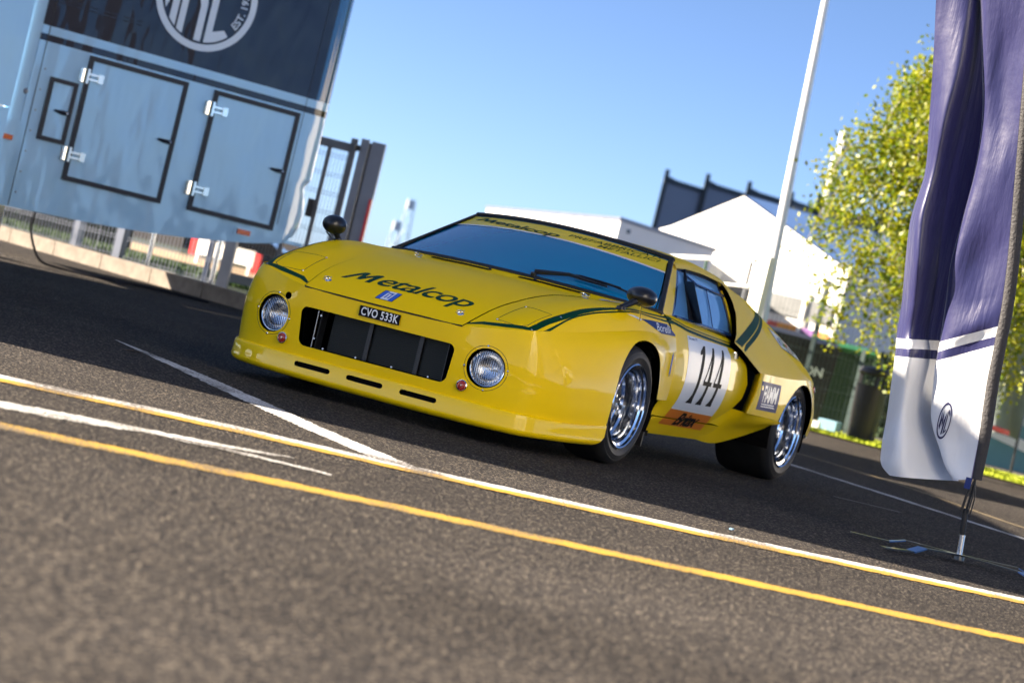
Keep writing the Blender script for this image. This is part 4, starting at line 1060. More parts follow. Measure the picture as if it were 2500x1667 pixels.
# corner radius: quarter cylinder from the face round to the end wall
def corner(name, z0, z1, mat, R=.20):
    m = MB(); a = np.linspace(0, PI/2, 10); V = []
    for z in (z0, z1):
        for t in a: V.append(TW(.20-R*math.sin(t), z, -R+R*math.cos(t)))
    k = len(a); m.add(V, [(i, i+1, k+i+1, k+i)[::-1] for i in range(k-1)])
    m.add([TW(.0, z0, -R), TW(0, z0, -2.4), TW(0, z1, -2.4), TW(0, z1, -R)], [(0, 1, 2, 3)])
    o = m.build(name, mat, trailer, smooth='auto'); return o
def cut(poly, u0): return [(max(u, u0), z) for u, z in poly]
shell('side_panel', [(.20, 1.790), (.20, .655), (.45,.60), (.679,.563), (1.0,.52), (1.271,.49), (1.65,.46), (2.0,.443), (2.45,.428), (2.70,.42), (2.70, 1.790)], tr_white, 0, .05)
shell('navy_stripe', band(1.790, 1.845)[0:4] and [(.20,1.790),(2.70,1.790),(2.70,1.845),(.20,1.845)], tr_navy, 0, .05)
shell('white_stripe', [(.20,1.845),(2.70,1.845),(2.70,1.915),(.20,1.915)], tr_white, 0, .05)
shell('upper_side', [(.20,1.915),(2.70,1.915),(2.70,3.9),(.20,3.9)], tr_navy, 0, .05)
corner('corner_pillar', 1.24, 1.790, tr_white); corner('corner_stripe', 1.790, 1.845, tr_navy); corner('corner_stripe', 1.845, 1.915, tr_white)
corner('corner_pillar', 1.915, 3.9, pbr('corner_sky_reflection', (.002, .085, .22), .08, coat=.6))  # rounded corner: its sky reflection is put into the blue base
# moulded lower corner with step
m = MB(); prof = [(.93,.0),(.80,.005),(.74,.035),(.68,.10),(.655,.194)]
a = np.linspace(0, PI/2, 8); rows = []
for z, ins in [(1.24,0.0),(1.20,.03),(1.16,.055),(1.10,.03),(1.03,.015),(.93,0),(.82,.012),(.74,.045),(.69,.10),(.655,.19)]:
    rows.append([TW(.20-(.20-ins)*math.sin(t), z, -(.20)+(.20)*math.cos(t)) for t in a]+[TW(ins, z, -2.2)])
part('corner_moulding', gridmesh(np.array(rows), TW(.8, 1.0, -.8)), tr_white, trailer)
m = MB(); m.box(TW(.0, .66, -2.4), t3*2.7, n3*2.38, z3*.03); m.box(TW(.0, 3.88, -2.4), t3*2.7, n3*2.36, z3*.03); m.build('floor_and_roof', tr_white, trailer)
# pressed rib and seams on the navy panel
for z in (2.145, 2.115):
    MB().box(TW(.30, z, .001), t3*2.38, n3*.006, z3*.006).build('panel_rib', tr_navy, trailer)
MB().box(TW(.285, .80, .0), t3*.004, n3*.003, z3*3.0).build('corner_seam', tr_rubber, trailer)
MB().box(TW(2.635, .43, .0), t3*.006, n3*.004, z3*3.3).build('corner_seam', tr_rubber, trailer)
# locker doors
def locker(u0, u1, z0, z1, fw, hinges, hand):
    d = MB().box(TW(u0+fw, z0+fw, .0), t3*(u1-u0-2*fw), n3*.012, z3*(z1-z0-2*fw)).build('locker_door', tr_white, trailer)
    for (a, b, c, e) in ((u0, u0+fw, z0, z1), (u1-fw, u1, z0, z1), (u0+fw, u1-fw, z0, z0+fw), (u0+fw, u1-fw, z1-fw, z1)):
        MB().box(TW(a, c, 0), t3*(b-a), n3*.022, z3*(e-c)).build('door_rubber', tr_rubber, d)
    for z in hinges:
        h = MB(); c = TW(u1-.01, z, .014)
        h.tube([c+t3*.045-z3*.055, c+t3*.045+z3*.055], .024, 10); h.box(c-t3*.10-z3*.030, t3*.11, n3*.018, z3*.018); h.box(c-t3*.10+z3*.012, t3*.11, n3*.018, z3*.018)
        h.box(c-t3*.135-z3*.036, t3*.045, n3*.03, z3*.072); h.box(c-t3*.01-z3*.06, t3*.02, n3*.03, z3*.12)
        h.build('door_hinge', pbr('hinge_chrome', (.9, .87, .80), .16, metal=1), d, smooth='auto')
    z = hand
    MB().tube([TW(u0+fw-.005, z, .03), TW(u0+fw+.05, z, .032), TW(u0+fw+.115, z+.004, .028)], [.017, .018, .009], 8).build('door_handle', tr_rubber, d)
    MB().lathe([(0, .010), (.007, .009), (.010, 0)], TW(u0+fw+.012, z, .045), n3, 10).build('lock', chrome, d)
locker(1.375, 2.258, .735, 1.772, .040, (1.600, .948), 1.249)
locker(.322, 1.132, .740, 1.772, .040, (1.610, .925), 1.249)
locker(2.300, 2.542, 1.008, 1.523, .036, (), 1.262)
for u, z in ((.578, .668),):
    b_ = MB().box(TW(u-.085, z-.035, .0), t3*.17, n3*.006, z3*.07).build('marker_base', tr_white, trailer)
    MB().box(TW(u-.060, z-.022, .006), t3*.12, n3*.016, z3*.044).build('side_marker', orange_l, b_)
# rivet line
for k in range(7): MB().lathe([(0, .003), (.006, .002), (.008, 0)], TW(2.60, .55+k*.17, 0.0), n3, 8).build('rivet', grey_metal, trailer)
# crest: ring and strokes (u grows to the left, so flip x)
def crest(loops, name, mat, d=.010):
    V, F = fill2d(loops); F = list(F)
    W = [TW(CUc-x, CZc+y, d) for x, y in V]
    F2 = [f if np.dot(np.cross(W[f[1]]-W[f[0]], W[f[2]]-W[f[0]]), n3) > 0 else f[::-1] for f in F]
    return mk(name, W, F2, mat, trailer)
CUc, CZc, CRr = 1.395, 2.500, .455
logo_white = pbr('crest_white', (.62, .68, .74), .15, coat=1)
circ = lambda r, n=72: [(r*math.cos(2*PI*i/n), r*math.sin(2*PI*i/n)) for i in range(n)]
crest([circ(CRr), circ(CRr*.875)[::-1]], 'crest_ring', logo_white)
ri = CRr*.835
def seg(x0, x1, y1, r=ri):  # vertical stroke cut by the inner circle at the bottom
    f = lambda x: -math.sqrt(max(r*r-x*x, 0))
    return [(x0, f(x0)), ((x0+x1)/2, f((x0+x1)/2)), (x1, f(x1)), (x1, y1), (x0, y1)]
crest([seg(-.285, -.225, .30)], 'crest_stroke', logo_white)
crest([seg(-.205, -.148, .32)], 'crest_stroke', logo_white)
crest([[(-.375,-.05),(-.335,-.18),(-.315,-.12),(-.315,.12),(-.375,.05)]], 'crest_stroke', logo_white)
crest([[(-.035,-ri+.002),(.025,-ri+.004),(.025,-.08),(.020,-.03),(-.03,.06),(-.148,.30),(-.20,.30),(-.06,-.01),(-.035,-.09)]], 'crest_stroke', logo_white)
cc = [(.055+.0, -ri*.985)]+[(ri*math.cos(t), ri*math.sin(t)) for t in np.linspace(-1.40, -.82, 8)]
crest([cc+[(.215, -.235), (.115, -.270), (.115, .30), (.055, .30)]], 'crest_stroke', logo_white)
tv = text2d('EST. 1924', bold=.02)
V, F = tv; V = V*.085; W = []
for x, y in V:
    t = -.60+x/.34; r = .374-y; W.append((r*math.cos(t), r*math.sin(t)))
Vt = [TW(CUc-x, CZc+y, .010) for x, y in W]
mk('crest_lettering', Vt, F, logo_white, trailer)

# front section of the trailer left of the seam: bulged corner panel with wrapped stripes
fs = thing('trailer_nose', 'rounded white trailer front section with dark wrap-around stripes at the left picture edge', 'trailer', TW(3.1, 0, -.3))
def nose_part(z0, z1, mat, nm, bul=.09):
    G = np.zeros((8, 22, 3))
    for i, z in enumerate(np.linspace(z0, z1, 8)):
        for j, t in enumerate(np.linspace(0, 1, 22)):
            u = 2.815+.06*max(0, (1.25-z))*0+t*1.4; d = .02+bul*math.sin(min(1, t*2.2)*PI/2)
            G[i, j] = TW(u, z, d)
    part(nm, gridmesh(G, TW(3.5, 1.5, -1.5)), mat, fs)
nose_part(1.20, 2.115, tr_white, 'nose_panel'); nose_part(2.115, 2.20, tr_navy, 'nose_stripe'); nose_part(2.20, 2.26, tr_white, 'nose_stripe'); nose_part(2.26, 3.9, tr_navy, 'nose_panel')
nose_part(.43, 1.19, tr_white, 'nose_skirt', .06)
MB().box(TW(2.645, 1.10, -.06), t3*.20, n3*.05, z3*2.8).build('recess_panel', tr_white, fs)
MB().box(TW(2.645, .43, -.04), t3*.25, n3*.04, z3*.68).build('lower_panel', tr_white, fs)
MB().lathe([(0, .010), (.012, .010), (.022, .004), (.024, 0)], TW(2.707, 1.358, -.008), n3, 16).build('lock', grey_metal, fs)
MB().box(TW(2.735, .945, .0), t3*.10, n3*.02, z3*.042).build('side_marker', orange_l, fs)
# support leg and foot, hanging cable
lg = MB(); lg.box(TW(2.58, .10, -.30), t3*.07, n3*.07, z3*.40); sl_ = lg.build('support_leg', chrome, trailer)
MB().box(TW(2.66, .13, -.30), t3*.09, n3*.07, z3*.32).build('support_leg_sleeve', tr_rubber, trailer)
MB().box(TW(2.60, .0, -.42), t3*.34, n3*.30, z3*.13).build('support_foot', grey_metal, trailer)
cb = [TW(2.33, .44, -.2), TW(2.33, .30, -.22), TW(2.27, .16, -.24), TW(2.17, .05, -.30), TW(1.95, .012, -.40), TW(1.6, .012, -.3), TW(1.2, .012, -.5), TW(.6, .012, -.3)]
tag(MB().tube([tuple(p) for p in smooth_line(cb, 5)], .011, 6).build('cable', tr_rubber), 'black cable hanging from the trailer down to the kerb', 'cable')

# ------------------------------------------------------------------ off-frame neighbour that throws the shade: a tall transporter parked on the left
tx = thing('transporter', 'tall white race transporter parked to the left, throwing its shadow over the car', 'truck', SL(14.5, -6.4))
def SB(mb, s0, s1, l0, l1, z0, z1):
    o = SL(s0, l0, z0); return mb.box(o, SL(s1, l0, z0)-o, SL(s0, l1, z0)-o, (0, 0, z1-z0))
LX = -5.15; HT = 1.76+.5*(-LX)
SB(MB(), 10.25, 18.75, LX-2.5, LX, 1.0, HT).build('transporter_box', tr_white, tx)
SB(MB(), 10.3, 18.7, LX-2.4, LX-.05, .35, 1.0).build('transporter_skirt', tr_navy, tx)
for s_ in (11.3, 12.4, 17.0):
    MB().lathe([(0, .0), (.30, 0), (.33, .02), (.48, .02), (.50, -.02), (.50, -.28)], SL(s_, LX-.02, .5), np.array([RH[0], RH[1], 0]), 32).build('transporter_wheel', tyre_m, tx, smooth='auto')
# ------------------------------------------------------------------ unseen white building right of the camera, added to bounce sunlight onto the car
render_m = pbr('bounce_wall_white', (.82, .80, .76), .7, var=.06, vscale=1, bump=.15, bscale=20)
mq = thing('bounce_building', 'unseen white building with roller doors, added to bounce sunlight onto the car', 'building', SL(2, 8.5))
def SLm(mb, s0, s1, l0, l1, z0, z1):
    o = SL(s0, l0, z0); return mb.box(o, SL(s1, l0, z0)-o, SL(s0, l1, z0)-o, (0, 0, z1-z0))
SLm(MB(), -16, 4.5, 6.9, 14, 0, 12.0).build('wall', render_m, mq)
SLm(MB(), -16.3, 4.8, 6.5, 14.3, 12.0, 12.25).build('roof', grey_metal, mq)
for k in range(4):
    SLm(MB(), -15+k*5, -11.2+k*5, 6.84, 6.9, 0, 2.9).build('roller_door', pbr('roller_door_grey', (.35, .37, .40), .5), mq)
    for z in (4.2, 7.8): SLm(MB(), -14.4+k*5, -12.2+k*5, 6.86, 6.9, z, z+1.1).build('window', side_glass, mq)

canvas = pbr('white_canvas', (.80, .79, .76), .6, var=.08, vscale=2, bump=.2, bscale=3)
aw = thing('awning', 'row of white awnings with peaked roofs, unseen, added to reflect in the car side', 'awning', SL(21, 8.3))  # unseen awnings, added for the white they reflect into the car's side
for k in range(2):
    s0 = 17.5+k*4.2
    SLm(MB(), s0+.1, s0+4.1, 8.3, 8.35, .05, 2.5).build('awning_wall', canvas, aw)
    m = MB(); m.add([SL(s0, 8.3, 2.5), SL(s0+4.2, 8.3, 2.5), SL(s0+4.2, 12.3, 2.5), SL(s0, 12.3, 2.5), SL(s0+2.1, 10.3, 3.7)], [(0, 1, 4), (1, 2, 4), (2, 3, 4), (3, 0, 4)]); m.build('awning_roof', canvas, aw)
    for s_ in (s0, s0+4.2): MB().tube([SL(s_, 8.25, 0), SL(s_, 8.25, 2.5)], .035, 8).build('awning_post', steel, aw)
# ------------------------------------------------------------------ background, left: fence, barriers, gate
def SBX(mb, s0, s1, l0, l1, z0, z1):
    o = SL(s0, l0, z0); return mb.box(o, SL(s1, l0, z0)-o, SL(s0, l1, z0)-o, (0, 0, z1-z0))
galv = pbr('galvanised_steel', (.20, .22, .27), .45, metal=.6, var=.15, vscale=4)
galv_d = pbr('weathered_grey_steel', (.10, .11, .13), .5, metal=.3)
def wires(a, b, z0, z1, dv, dh, r, dbl=False):
    """welded mesh between ground points a and b"""
    m = MB(); L = np.linalg.norm(b-a); t = (b-a)/L; n = np.array([-t[1], t[0], 0])
    for k in range(int(L/dv)+1):
        p = a+t*k*dv; m.box(p+[0, 0, z0], t*r*2, n*r*2, z3*(z1-z0))
    z = z0+.05
    while z < z1:
        m.box(a+[0, 0, z]-n*.004, t*L, -n*r*2, z3*r*2)
        if dbl: m.box(a+[0, 0, z+.03]-n*.004, t*L, -n*r*2, z3*r*2)
        z += dh
    return m
def mesh_fence(label, pts, H, posts, dv=.05, dh=.2, r=.0022, mat=galv, pr=.028, dbl=False):
    root = thing('mesh_fence', label, 'fence', SL(*pts[0], 0))
    for i in range(len(pts)-1):
        a, b = SL(*pts[i]), SL(*pts[i+1]); o = wires(a, b, .04, H, dv, dh, r, dbl).build('wire_mesh', mat, root); o['kind'] = 'stuff'
    for s, l, ph, w in posts:
        c = SL(s, l); MB().box(c-[w/2, w/2, 0], (w, 0, 0), (0, w, 0), (0, 0, ph)).build('fence_post', mat, root)
    return root
mesh_fence('galvanised wire mesh fence with square posts under the race trailer', [(26.4, -6.6), (24.9, -4.45), (24.0, -2.98)], 1.9,
           [(26.0, -6.0, 1.95, .07), (25.3, -4.75, 1.95, .09), (24.75, -4.19, 1.95, .09), (24.3, -3.2, 1.95, .05)], dbl=True)
# tall sliding gate with heavy posts
gt = thing('steel_gate', 'grey steel mesh gate with heavy posts and a red strip, right of the trailer', 'gate', SL(25, -2.0))
for (l0, l1, z0, z1, nm, mt, d) in ((-3.1,-2.10,1.74,1.83,'gate_rail',galv_d,.05), (-3.1,-2.10,.12,.22,'gate_rail',galv_d,.05), (-2.135,-2.065,.1,1.89,'gate_stile',galv_d,.07), (-2.36,-2.315,.1,1.76,'gate_bar',galv_d,.05), (-2.62,-2.575,.1,1.76,'gate_bar',galv_d,.05),
                            (-2.03,-1.945,0,1.91,'gate_post',galv,.10), (-1.94,-1.915,0,1.88,'gate_channel',rubber,.06), (-1.915,-1.772,0,1.905,'gate_post',galv,.14)):
    SBX(MB(), 25, 25+d, l0, l1, z0, z1).build(nm, mt, gt)
SBX(MB(), 24.98, 25.0, -1.805, -1.772, 0, 1.31).build('red_strip', red_vinyl, gt)
SBX(MB(), 24.9, 25.0, -2.42, -2.36, .98, 1.17).build('lock_box', rubber, gt)
o = wires(SL(25.06, -3.1), SL(25.06, -2.1), .2, 1.76, .035, .2, .0025, True).build('wire_mesh', galv_d, gt); o['kind'] = 'stuff'
MB().lathe([(0, .03), (.03, .028), (.035, 0)], SL(24.99, -2.05, 1.80), -np.array([FH[0], FH[1], 0]), 12).build('gate_roller', rubber, gt)
tag(SBX(MB(), 23.6, 23.75, -2.99, -2.88, 0, 1.6).build('steel_post', galv), 'square grey steel post standing on the kerb beside the front chrome stanchion', 'post')
# chrome queue stanchions
def stanchion(s, l, label):
    c = SL(s, l, .02); t = thing('stanchion', label, 'stanchion', c, 'chrome stanchions on the kerb')
    MB().lathe([(.030, .035), (.05, .028), (.16, .010), (.175, .0)], c, (0, 0, 1), 36).build('base', pbr('polished_steel_base', (.75, .78, .82), .08, metal=1), t, smooth='auto')
    MB().tube([c+[0, 0, .03], c+[0, 0, .93]], .026, 18).build('pole', chrome, t, smooth='auto')
    MB().tube([c+[0, 0, .93], c+[0, 0, .99]], .033, 18).build('cap', black, t, smooth='auto')
    return t
stanchion(22.58, -2.90, 'chrome stanchion with round base nearest the yellow car')
stanchion(24.3, -3.80, 'chrome stanchion with round base further left, half way along the kerb')
# red and white plastic barriers behind the fence
bar_w = pbr('barrier_white', (.82, .82, .80), .5); bar_r = pbr('barrier_red', (.72, .02, .02), .45)
def barrier(s, l0, l1, label, ends=True):
    t = thing('road_barrier', label, 'barrier', SL(s, (l0+l1)/2), 'red and white barriers behind the fence')
    a, b = SL(s+.55, l0), SL(s, l1); u = (b-a); L = np.linalg.norm(u); u /= L; v = np.array([-u[1], u[0], 0])*.05
    def bb_(x0, x1, z0, z1): return MB().box(a+u*x0+z3*z0, u*(x1-x0), v, z3*(z1-z0))
    bb_(.12, L-.10, .20, .42).build('board', bar_w, t); bb_(0, .12, .17, .39).build('end_block', bar_r, t); bb_(L-.10, L, .12, .40).build('end_block', bar_r, t)
    for x in (.13, L-.18): bb_(x, x+.05, 0, .20).build('leg', bar_w, t)
barrier(33.0, -4.72, -3.66, 'white barrier board with red ends between the stanchions')
barrier(33.4, -3.52, -2.75, 'white barrier board with a red base just left of the gate')
hedge_m = pbr('dark_hedge', (.022, .035, .014), .9, var=.5, vscale=8, bump=.8, bscale=14)
def hedge(name, label, s0, l0, s1, l1, z, n, leafmat, seed):
    rg = np.random.default_rng(seed); a, b = SL(s0, l0), SL(s1, l1); t = b-a; L = np.linalg.norm(t); t /= L; nn = np.array([-t[1], t[0], 0])
    root = thing(name, label, 'hedge', a); MB().box(a, t*L, nn*.6, z3*z*.92).build('foliage_core', hedge_m, root)
    V = []; F = []
    for _ in range(n):
        p = a+t*rg.uniform(0, L)+nn*rg.uniform(-.08, .68)+z3*rg.uniform(0, z*1.03); u = rg.normal(0, 1, 3); u /= np.linalg.norm(u); v = np.cross(u, rg.normal(0, 1, 3)); v /= np.linalg.norm(v); h = rg.uniform(.03, .07); k = len(V)
        V += [p-u*h, p+v*h*.6, p+u*h, p-v*h*.6]; F.append((k, k+1, k+2, k+3))
    o = mk('foliage', V, F, leafmat, root); o['kind'] = 'stuff'
dark_leaf = pbr('dark_leaf', (.035, .075, .02), .6, var=.5, vscale=20)
hedge('hedge', 'dark hedge behind the mesh fence at the far left', 30.0, -16, 30.0, -5.05, 1.0, 7000, dark_leaf, 21)
hedge('hedge', 'clipped dark green hedge behind the bins under the tree', 31.5, 4.3, 31.0, 6.4, 1.06, 5000, dark_leaf, 22)
# parked dark vehicle shapes behind the barriers
def small_car(s, l, c, label):
    t = thing('parked_car', label, 'car', SL(s, l)); m = pbr('car_body', c, .25, coat=1)
    prof = [(-.9, .25), (-.9, .62), (-.72, .80), (-.45, .86), (-.25, 1.18), (.45, 1.2), (.75, .90), (.92, .82), (.95, .25)]
    MB().prism(prof, SL(s, l), np.array([RH[0], RH[1], 0])*.95, z3*.55, np.array([FH[0], FH[1], 0])*1.5).build('body', m, t)
    MB().prism([(-.40, .87), (-.22, 1.13), (.42, 1.15), (.66, .89)], SL(s-.01, l), np.array([RH[0], RH[1], 0])*.95, z3*.55, -np.array([FH[0], FH[1], 0])*.01).build('side_window', black, t)
    for x in (-.55, .58): MB().lathe([(0, .01), (.10, .01), (.17, .0), (.17, -.15)], SL(s-.01, l+x*.95, .17), -np.array([FH[0], FH[1], 0]), 20).build('wheel', tyre_m, t)
small_car(40, -4.9, (.02, .025, .03), 'dark car parked behind the white barrier board')
small_car(40.5, -3.5, (.015, .03, .06), 'dark blue car parked behind the gate post')

# distant radio masts in the haze of the horizon
def lattice(s, l, h, w, label, name='radio_mast'):
    m = MB()
    for dx in (-w, w):
        for dy in (-w, w): m.tube([SL(s+dy, l+dx, 0), SL(s+dy*.5, l+dx*.5, h)], .03, 4)
    for k in range(int(h/1.2)):
        f = 1-.5*k*1.2/h; f2 = 1-.5*(k+1)*1.2/h; m.tube([SL(s, l-w*f, k*1.2), SL(s, l+w*f2, k*1.2+1.2)], .02, 4); m.tube([SL(s, l+w*f, k*1.2), SL(s, l-w*f2, k*1.2+1.2)], .02, 4)
    m.box(SL(s-.3, l-.22, h-.6), SL(s-.3, l+.22, h-.6)-SL(s-.3, l-.22, h-.6), (.1, .1, 0), (0, 0, .6))
    tag(m.build(name, pbr('pale_mast', (.60, .70, .76), .6)), label, 'mast')
lattice(150, -8.22, 4.9, .45, 'taller thin lattice mast far behind the car bonnet'); lattice(150, -8.75, 3.4, .45, 'shorter thin lattice mast far behind the car bonnet')

# ------------------------------------------------------------------ background, right: cabin unit, marquee, hall
white_clad = pbr('white_cladding', (.80, .80, .78), .5, var=.05, vscale=1)
cabin = thing('cabin_unit', 'low white flat-roofed cabin unit behind the car roof', 'cabin', SL(40, 1.0))
def fpoly(name, pts, z0, z1, mat, parent):
    P = [SL(*p) for p in pts]; n = len(P); V = [p+[0, 0, z0] for p in P]+[p+[0, 0, z1] for p in P]
    return mk(name, V, [tuple(range(n)), tuple(range(2*n-1, n-1, -1))]+[(i, i+n, (i+1) % n+n, (i+1) % n) for i in range(n)], mat, parent)
fpoly('wall', [(38, 1.22), (47.8, -1.12), (50, 3.0), (41, 3.0)], 0, 2.24, white_clad, cabin)
fpoly('roof_edge', [(37.95, 1.21), (47.9, -1.16), (50.1, 3.05), (41, 3.05)], 2.24, 2.30, galv, cabin)
MB().box(SL(40.55, 2.60, 1.95), SL(40.85, 2.82, 1.95)-SL(40.55, 2.60, 1.95), n3*.02, z3*.20).build('blue_sign', bright_blue, cabin)
MB().box(SL(38.25, 1.36, 2.08), SL(38.35, 1.42, 2.08)-SL(38.25, 1.36, 2.08), n3*.02, z3*.07).build('vent_cover', black, cabin)
canvas_l = pbr('marquee_canvas', (.80, .80, .77), .6, var=.05, vscale=1, bump=.2, bscale=2)
shaded_roof = pbr('shaded_roof_canvas', (.10, .19, .42), .4, var=.25, vscale=.6, bump=.3, bscale=1.5)  # the slope's blue shade is painted into its base colour
mq2 = thing('marquee', 'large white gabled marquee behind the lamp pole with one roof slope tinted blue for its shade', 'marquee', SL(46, 4))
AP = SL(44.8, 3.58, 3.51); RC = SL(42.2, 5.50, 2.50); LC = SL(47.5, .9, 1.95); LE = SL(46.2, 2.45, 2.70)
m = MB(); m.add([AP, RC, RC-[0, 0, .55], LC-[0, 0, .3], LC, LE], [(0, 5, 4, 3, 2, 1)]); m.build('gable', canvas_l, mq2)
RE = SL(48.0, 9.5, 3.50); EE = SL(45.0, 12.0, 2.50)
m = MB(); m.add([AP+[0, 0, .03], RE, EE, RC+[0, 0, .02]], [(0, 3, 2, 1)]); m.build('roof_slope', shaded_roof, mq2)
m = MB(); m.add([AP+[0, 0, .03], RE, SL(52, 9.0, 2.4), LE], [(0, 1, 2, 3)]); m.build('roof_slope', canvas_l, mq2)
m = MB(); m.tube([AP-[0, 0, .05], AP+(LC-RC)*.03-[0, 0, 2.0]], .018, 6); m.build('seam_pole', galv, mq2)
m = MB(); o_ = RC-[0, 0, .55]; m.add([o_, LC-[0, 0, .3], LC*[1, 1, 0], RC*[1, 1, 0]], [(0, 1, 2, 3)]); m.build('front_wall', canvas_l, mq2)
m = MB(); m.add([RC, EE, EE*[1, 1, 0], RC*[1, 1, 0]], [(0, 3, 2, 1)]); m.build('side_wall', canvas_l, mq2)
# windows and colourful sponsor banners along the front wall
tv_ = (LC-RC)*[1, 1, 0]; Lw = np.linalg.norm(tv_); tv_ /= Lw; nv_ = np.array([tv_[1], -tv_[0], 0.]);
if nv_ @ (np.array([*CAM[:2], 0])-RC*[1, 1, 0]) < 0: nv_ = -nv_
def FWp(u, z, d=.03): return RC*[1, 1, 0]+tv_*u+nv_*d+np.array([0, 0, z])
win_g = pbr('marquee_window', (.14, .15, .16), .4, var=.2, vscale=3)
for u0, u1 in ((.12, .62), (.80, 1.75), (1.95, 2.9)):
    MB().box(FWp(u0, 1.50), tv_*(u1-u0), nv_*.02, z3*.36).build('window', win_g, mq2)
for k, (u0, u1, c) in enumerate(((.05, .35, (.75, .16, .02)), (.35, .75, (.16, .05, .25)), (.75, 1.30, (.85, .33, .02)), (1.30, 1.85, (.72, .05, .04)), (1.85, 2.1, (.02, .05, .30)), (2.1, 2.6, (.80, .22, .03)))):
    MB().box(FWp(u0, 1.16, .06), tv_*(u1-u0), nv_*.02, z3*.19).build('sponsor_banner', pbr('banner_print', c, .5, var=.35, vscale=4), mq2)
for u in (.72, 1.85, 3.0): MB().box(FWp(u, 0, .05), tv_*.08, nv_*.06, z3*2.0).build('wall_post', canvas_l, mq2)
hall = thing('hall', 'big grey industrial hall with dark columns behind the marquee', 'building', SL(92, 8))
hm_ = pbr('grey_cladding', (.20, .24, .31), .5, var=.12, vscale=.3); hd_ = pbr('dark_column', (.015, .03, .04), .5)
HL = [(89.0, 4.05), (90.5, 5.66), (92.0, 7.38), (93.5, 9.2), (95.0, 10.45), (98, 13.4), (101, 17.0)]
for i in range(len(HL)-1):
    a, b = SL(*HL[i]), SL(*HL[i+1]); t = (b-a); zt = (6.25, 6.55, 6.75, 6.85, 7.1, 7.3)[i]
    m = MB(); m.add([a, b, b+[0, 0, zt-.05], (a+b)/2+[0, 0, zt-.02], a+[0, 0, zt+.15]], [(0, 1, 2, 3, 4)]); m.box(a+[0, 0, zt-.2], t, (FH[0]*.3, FH[1]*.3, 0), (0, 0, .16)); m.build('wall_bay', hm_ if i != 3 else pbr('pale_cladding', (.42, .43, .42), .6), hall)
    MB().box(a-[FH[0]*.12, FH[1]*.12, 0], np.array([RH[0], RH[1], 0])*.16, np.array([FH[0], FH[1], 0])*.3, z3*(zt+.32)).build('column', hd_, hall)
    MB().box(a-[FH[0]*.06, FH[1]*.06, -(zt-.12)], t, np.array([FH[0], FH[1], 0])*.2, z3*.16).build('eaves_rail', hd_, hall)
m = MB(); m.add([SL(89.1, 4.10), SL(120, 6.6), SL(120, 6.6, 6.0), SL(89.1, 4.10, 6.0)], [(0, 1, 2, 3)]); m.build('side_wall', hm_, hall)
ms = thing('telecom_mast', 'white telecom mast with antenna panels rising behind the tree', 'mast', SL(80, 9.2))
MB().tube([SL(80, 9.24, 0), SL(80, 9.20, 7.2)], .13, 10).build('mast_pole', galv, ms); MB().tube([SL(80, 9.10, 6.2), SL(80, 9.10, 7.7)], .16, 10).build('antenna_panel', white_clad, ms); MB().tube([SL(80, 9.2, 7.75), SL(80, 9.18, 8.6)], .17, 10).build('antenna_panel', white_clad, ms)
# lamp pole, tubular gate, service fence
lp = thing('lamp_pole', 'tall slim white lamp pole rising out of the top of the picture', 'pole', SL(30, 3.04))
MB().tube([SL(30, 3.04, 0), SL(30, 2.92, 2.6), SL(30, 2.80, 5.3), SL(30, 2.66, 8.4)], [.072, .060, .044, .03], 20).build('pole_shaft', pbr('pole_white', (.74, .76, .78), .45), lp, smooth='auto')
MB().box(SL(29.9, 2.66, 8.4), np.array([RH[0], RH[1], 0])*.6, np.array([FH[0], FH[1], 0])*.25, z3*.12).build('lamp_head', galv, lp)
tg = thing('tube_gate', 'white tubular gate with a square post between the car roof and lamp pole', 'gate', SL(28, 2.4))
wt = pbr('gate_white_paint', (.80, .78, .72), .5)
MB().tube([SL(32.7, 1.84, 1.72), SL(27, 2.46, 1.72)], .026, 10).build('top_rail', wt, tg); MB().tube([SL(32.7, 1.84, 1.42), SL(27, 2.46, 1.42)], .016, 8).build('lower_rail', wt, tg)
MB().tube([SL(30, 2.14, .2), SL(30, 2.14, 1.70)], .018, 8).build('upright', pbr('green_paint', (.02, .08, .03), .5), tg); MB().tube([SL(27.2, 2.44, .1), SL(27.2, 2.44, 1.76)], .022, 8).build('upright', galv_d, tg)
m = MB(); a = SL(27, 2.48); b = SL(26.86, 2.60); c_ = SL(27.12, 2.69); d_ = SL(27.2, 2.56); m.add([a, b, c_, d_]+[p+[0, 0, 1.80] for p in (a, b, c_, d_)], [(0, 1, 5, 4), (1, 2, 6, 5), (2, 3, 7, 6), (3, 0, 4, 7), (4, 5, 6, 7)]); m.build('square_post', wt, tg)
gw = pbr('green_wire', (.05, .10, .07), .5)
mesh_fence('thin green wire fence with steel posts in front of the bins', [(28.0, 2.9), (27.8, 3.95), (27.6, 4.6)], 1.62,
           [(27.98, 3.44, 1.74, .05), (27.8, 4.02, 1.05, .05)], dv=.05, dh=.2, r=.0016, mat=pbr('green_grey_steel', (.06, .09, .09), .5), dbl=False)
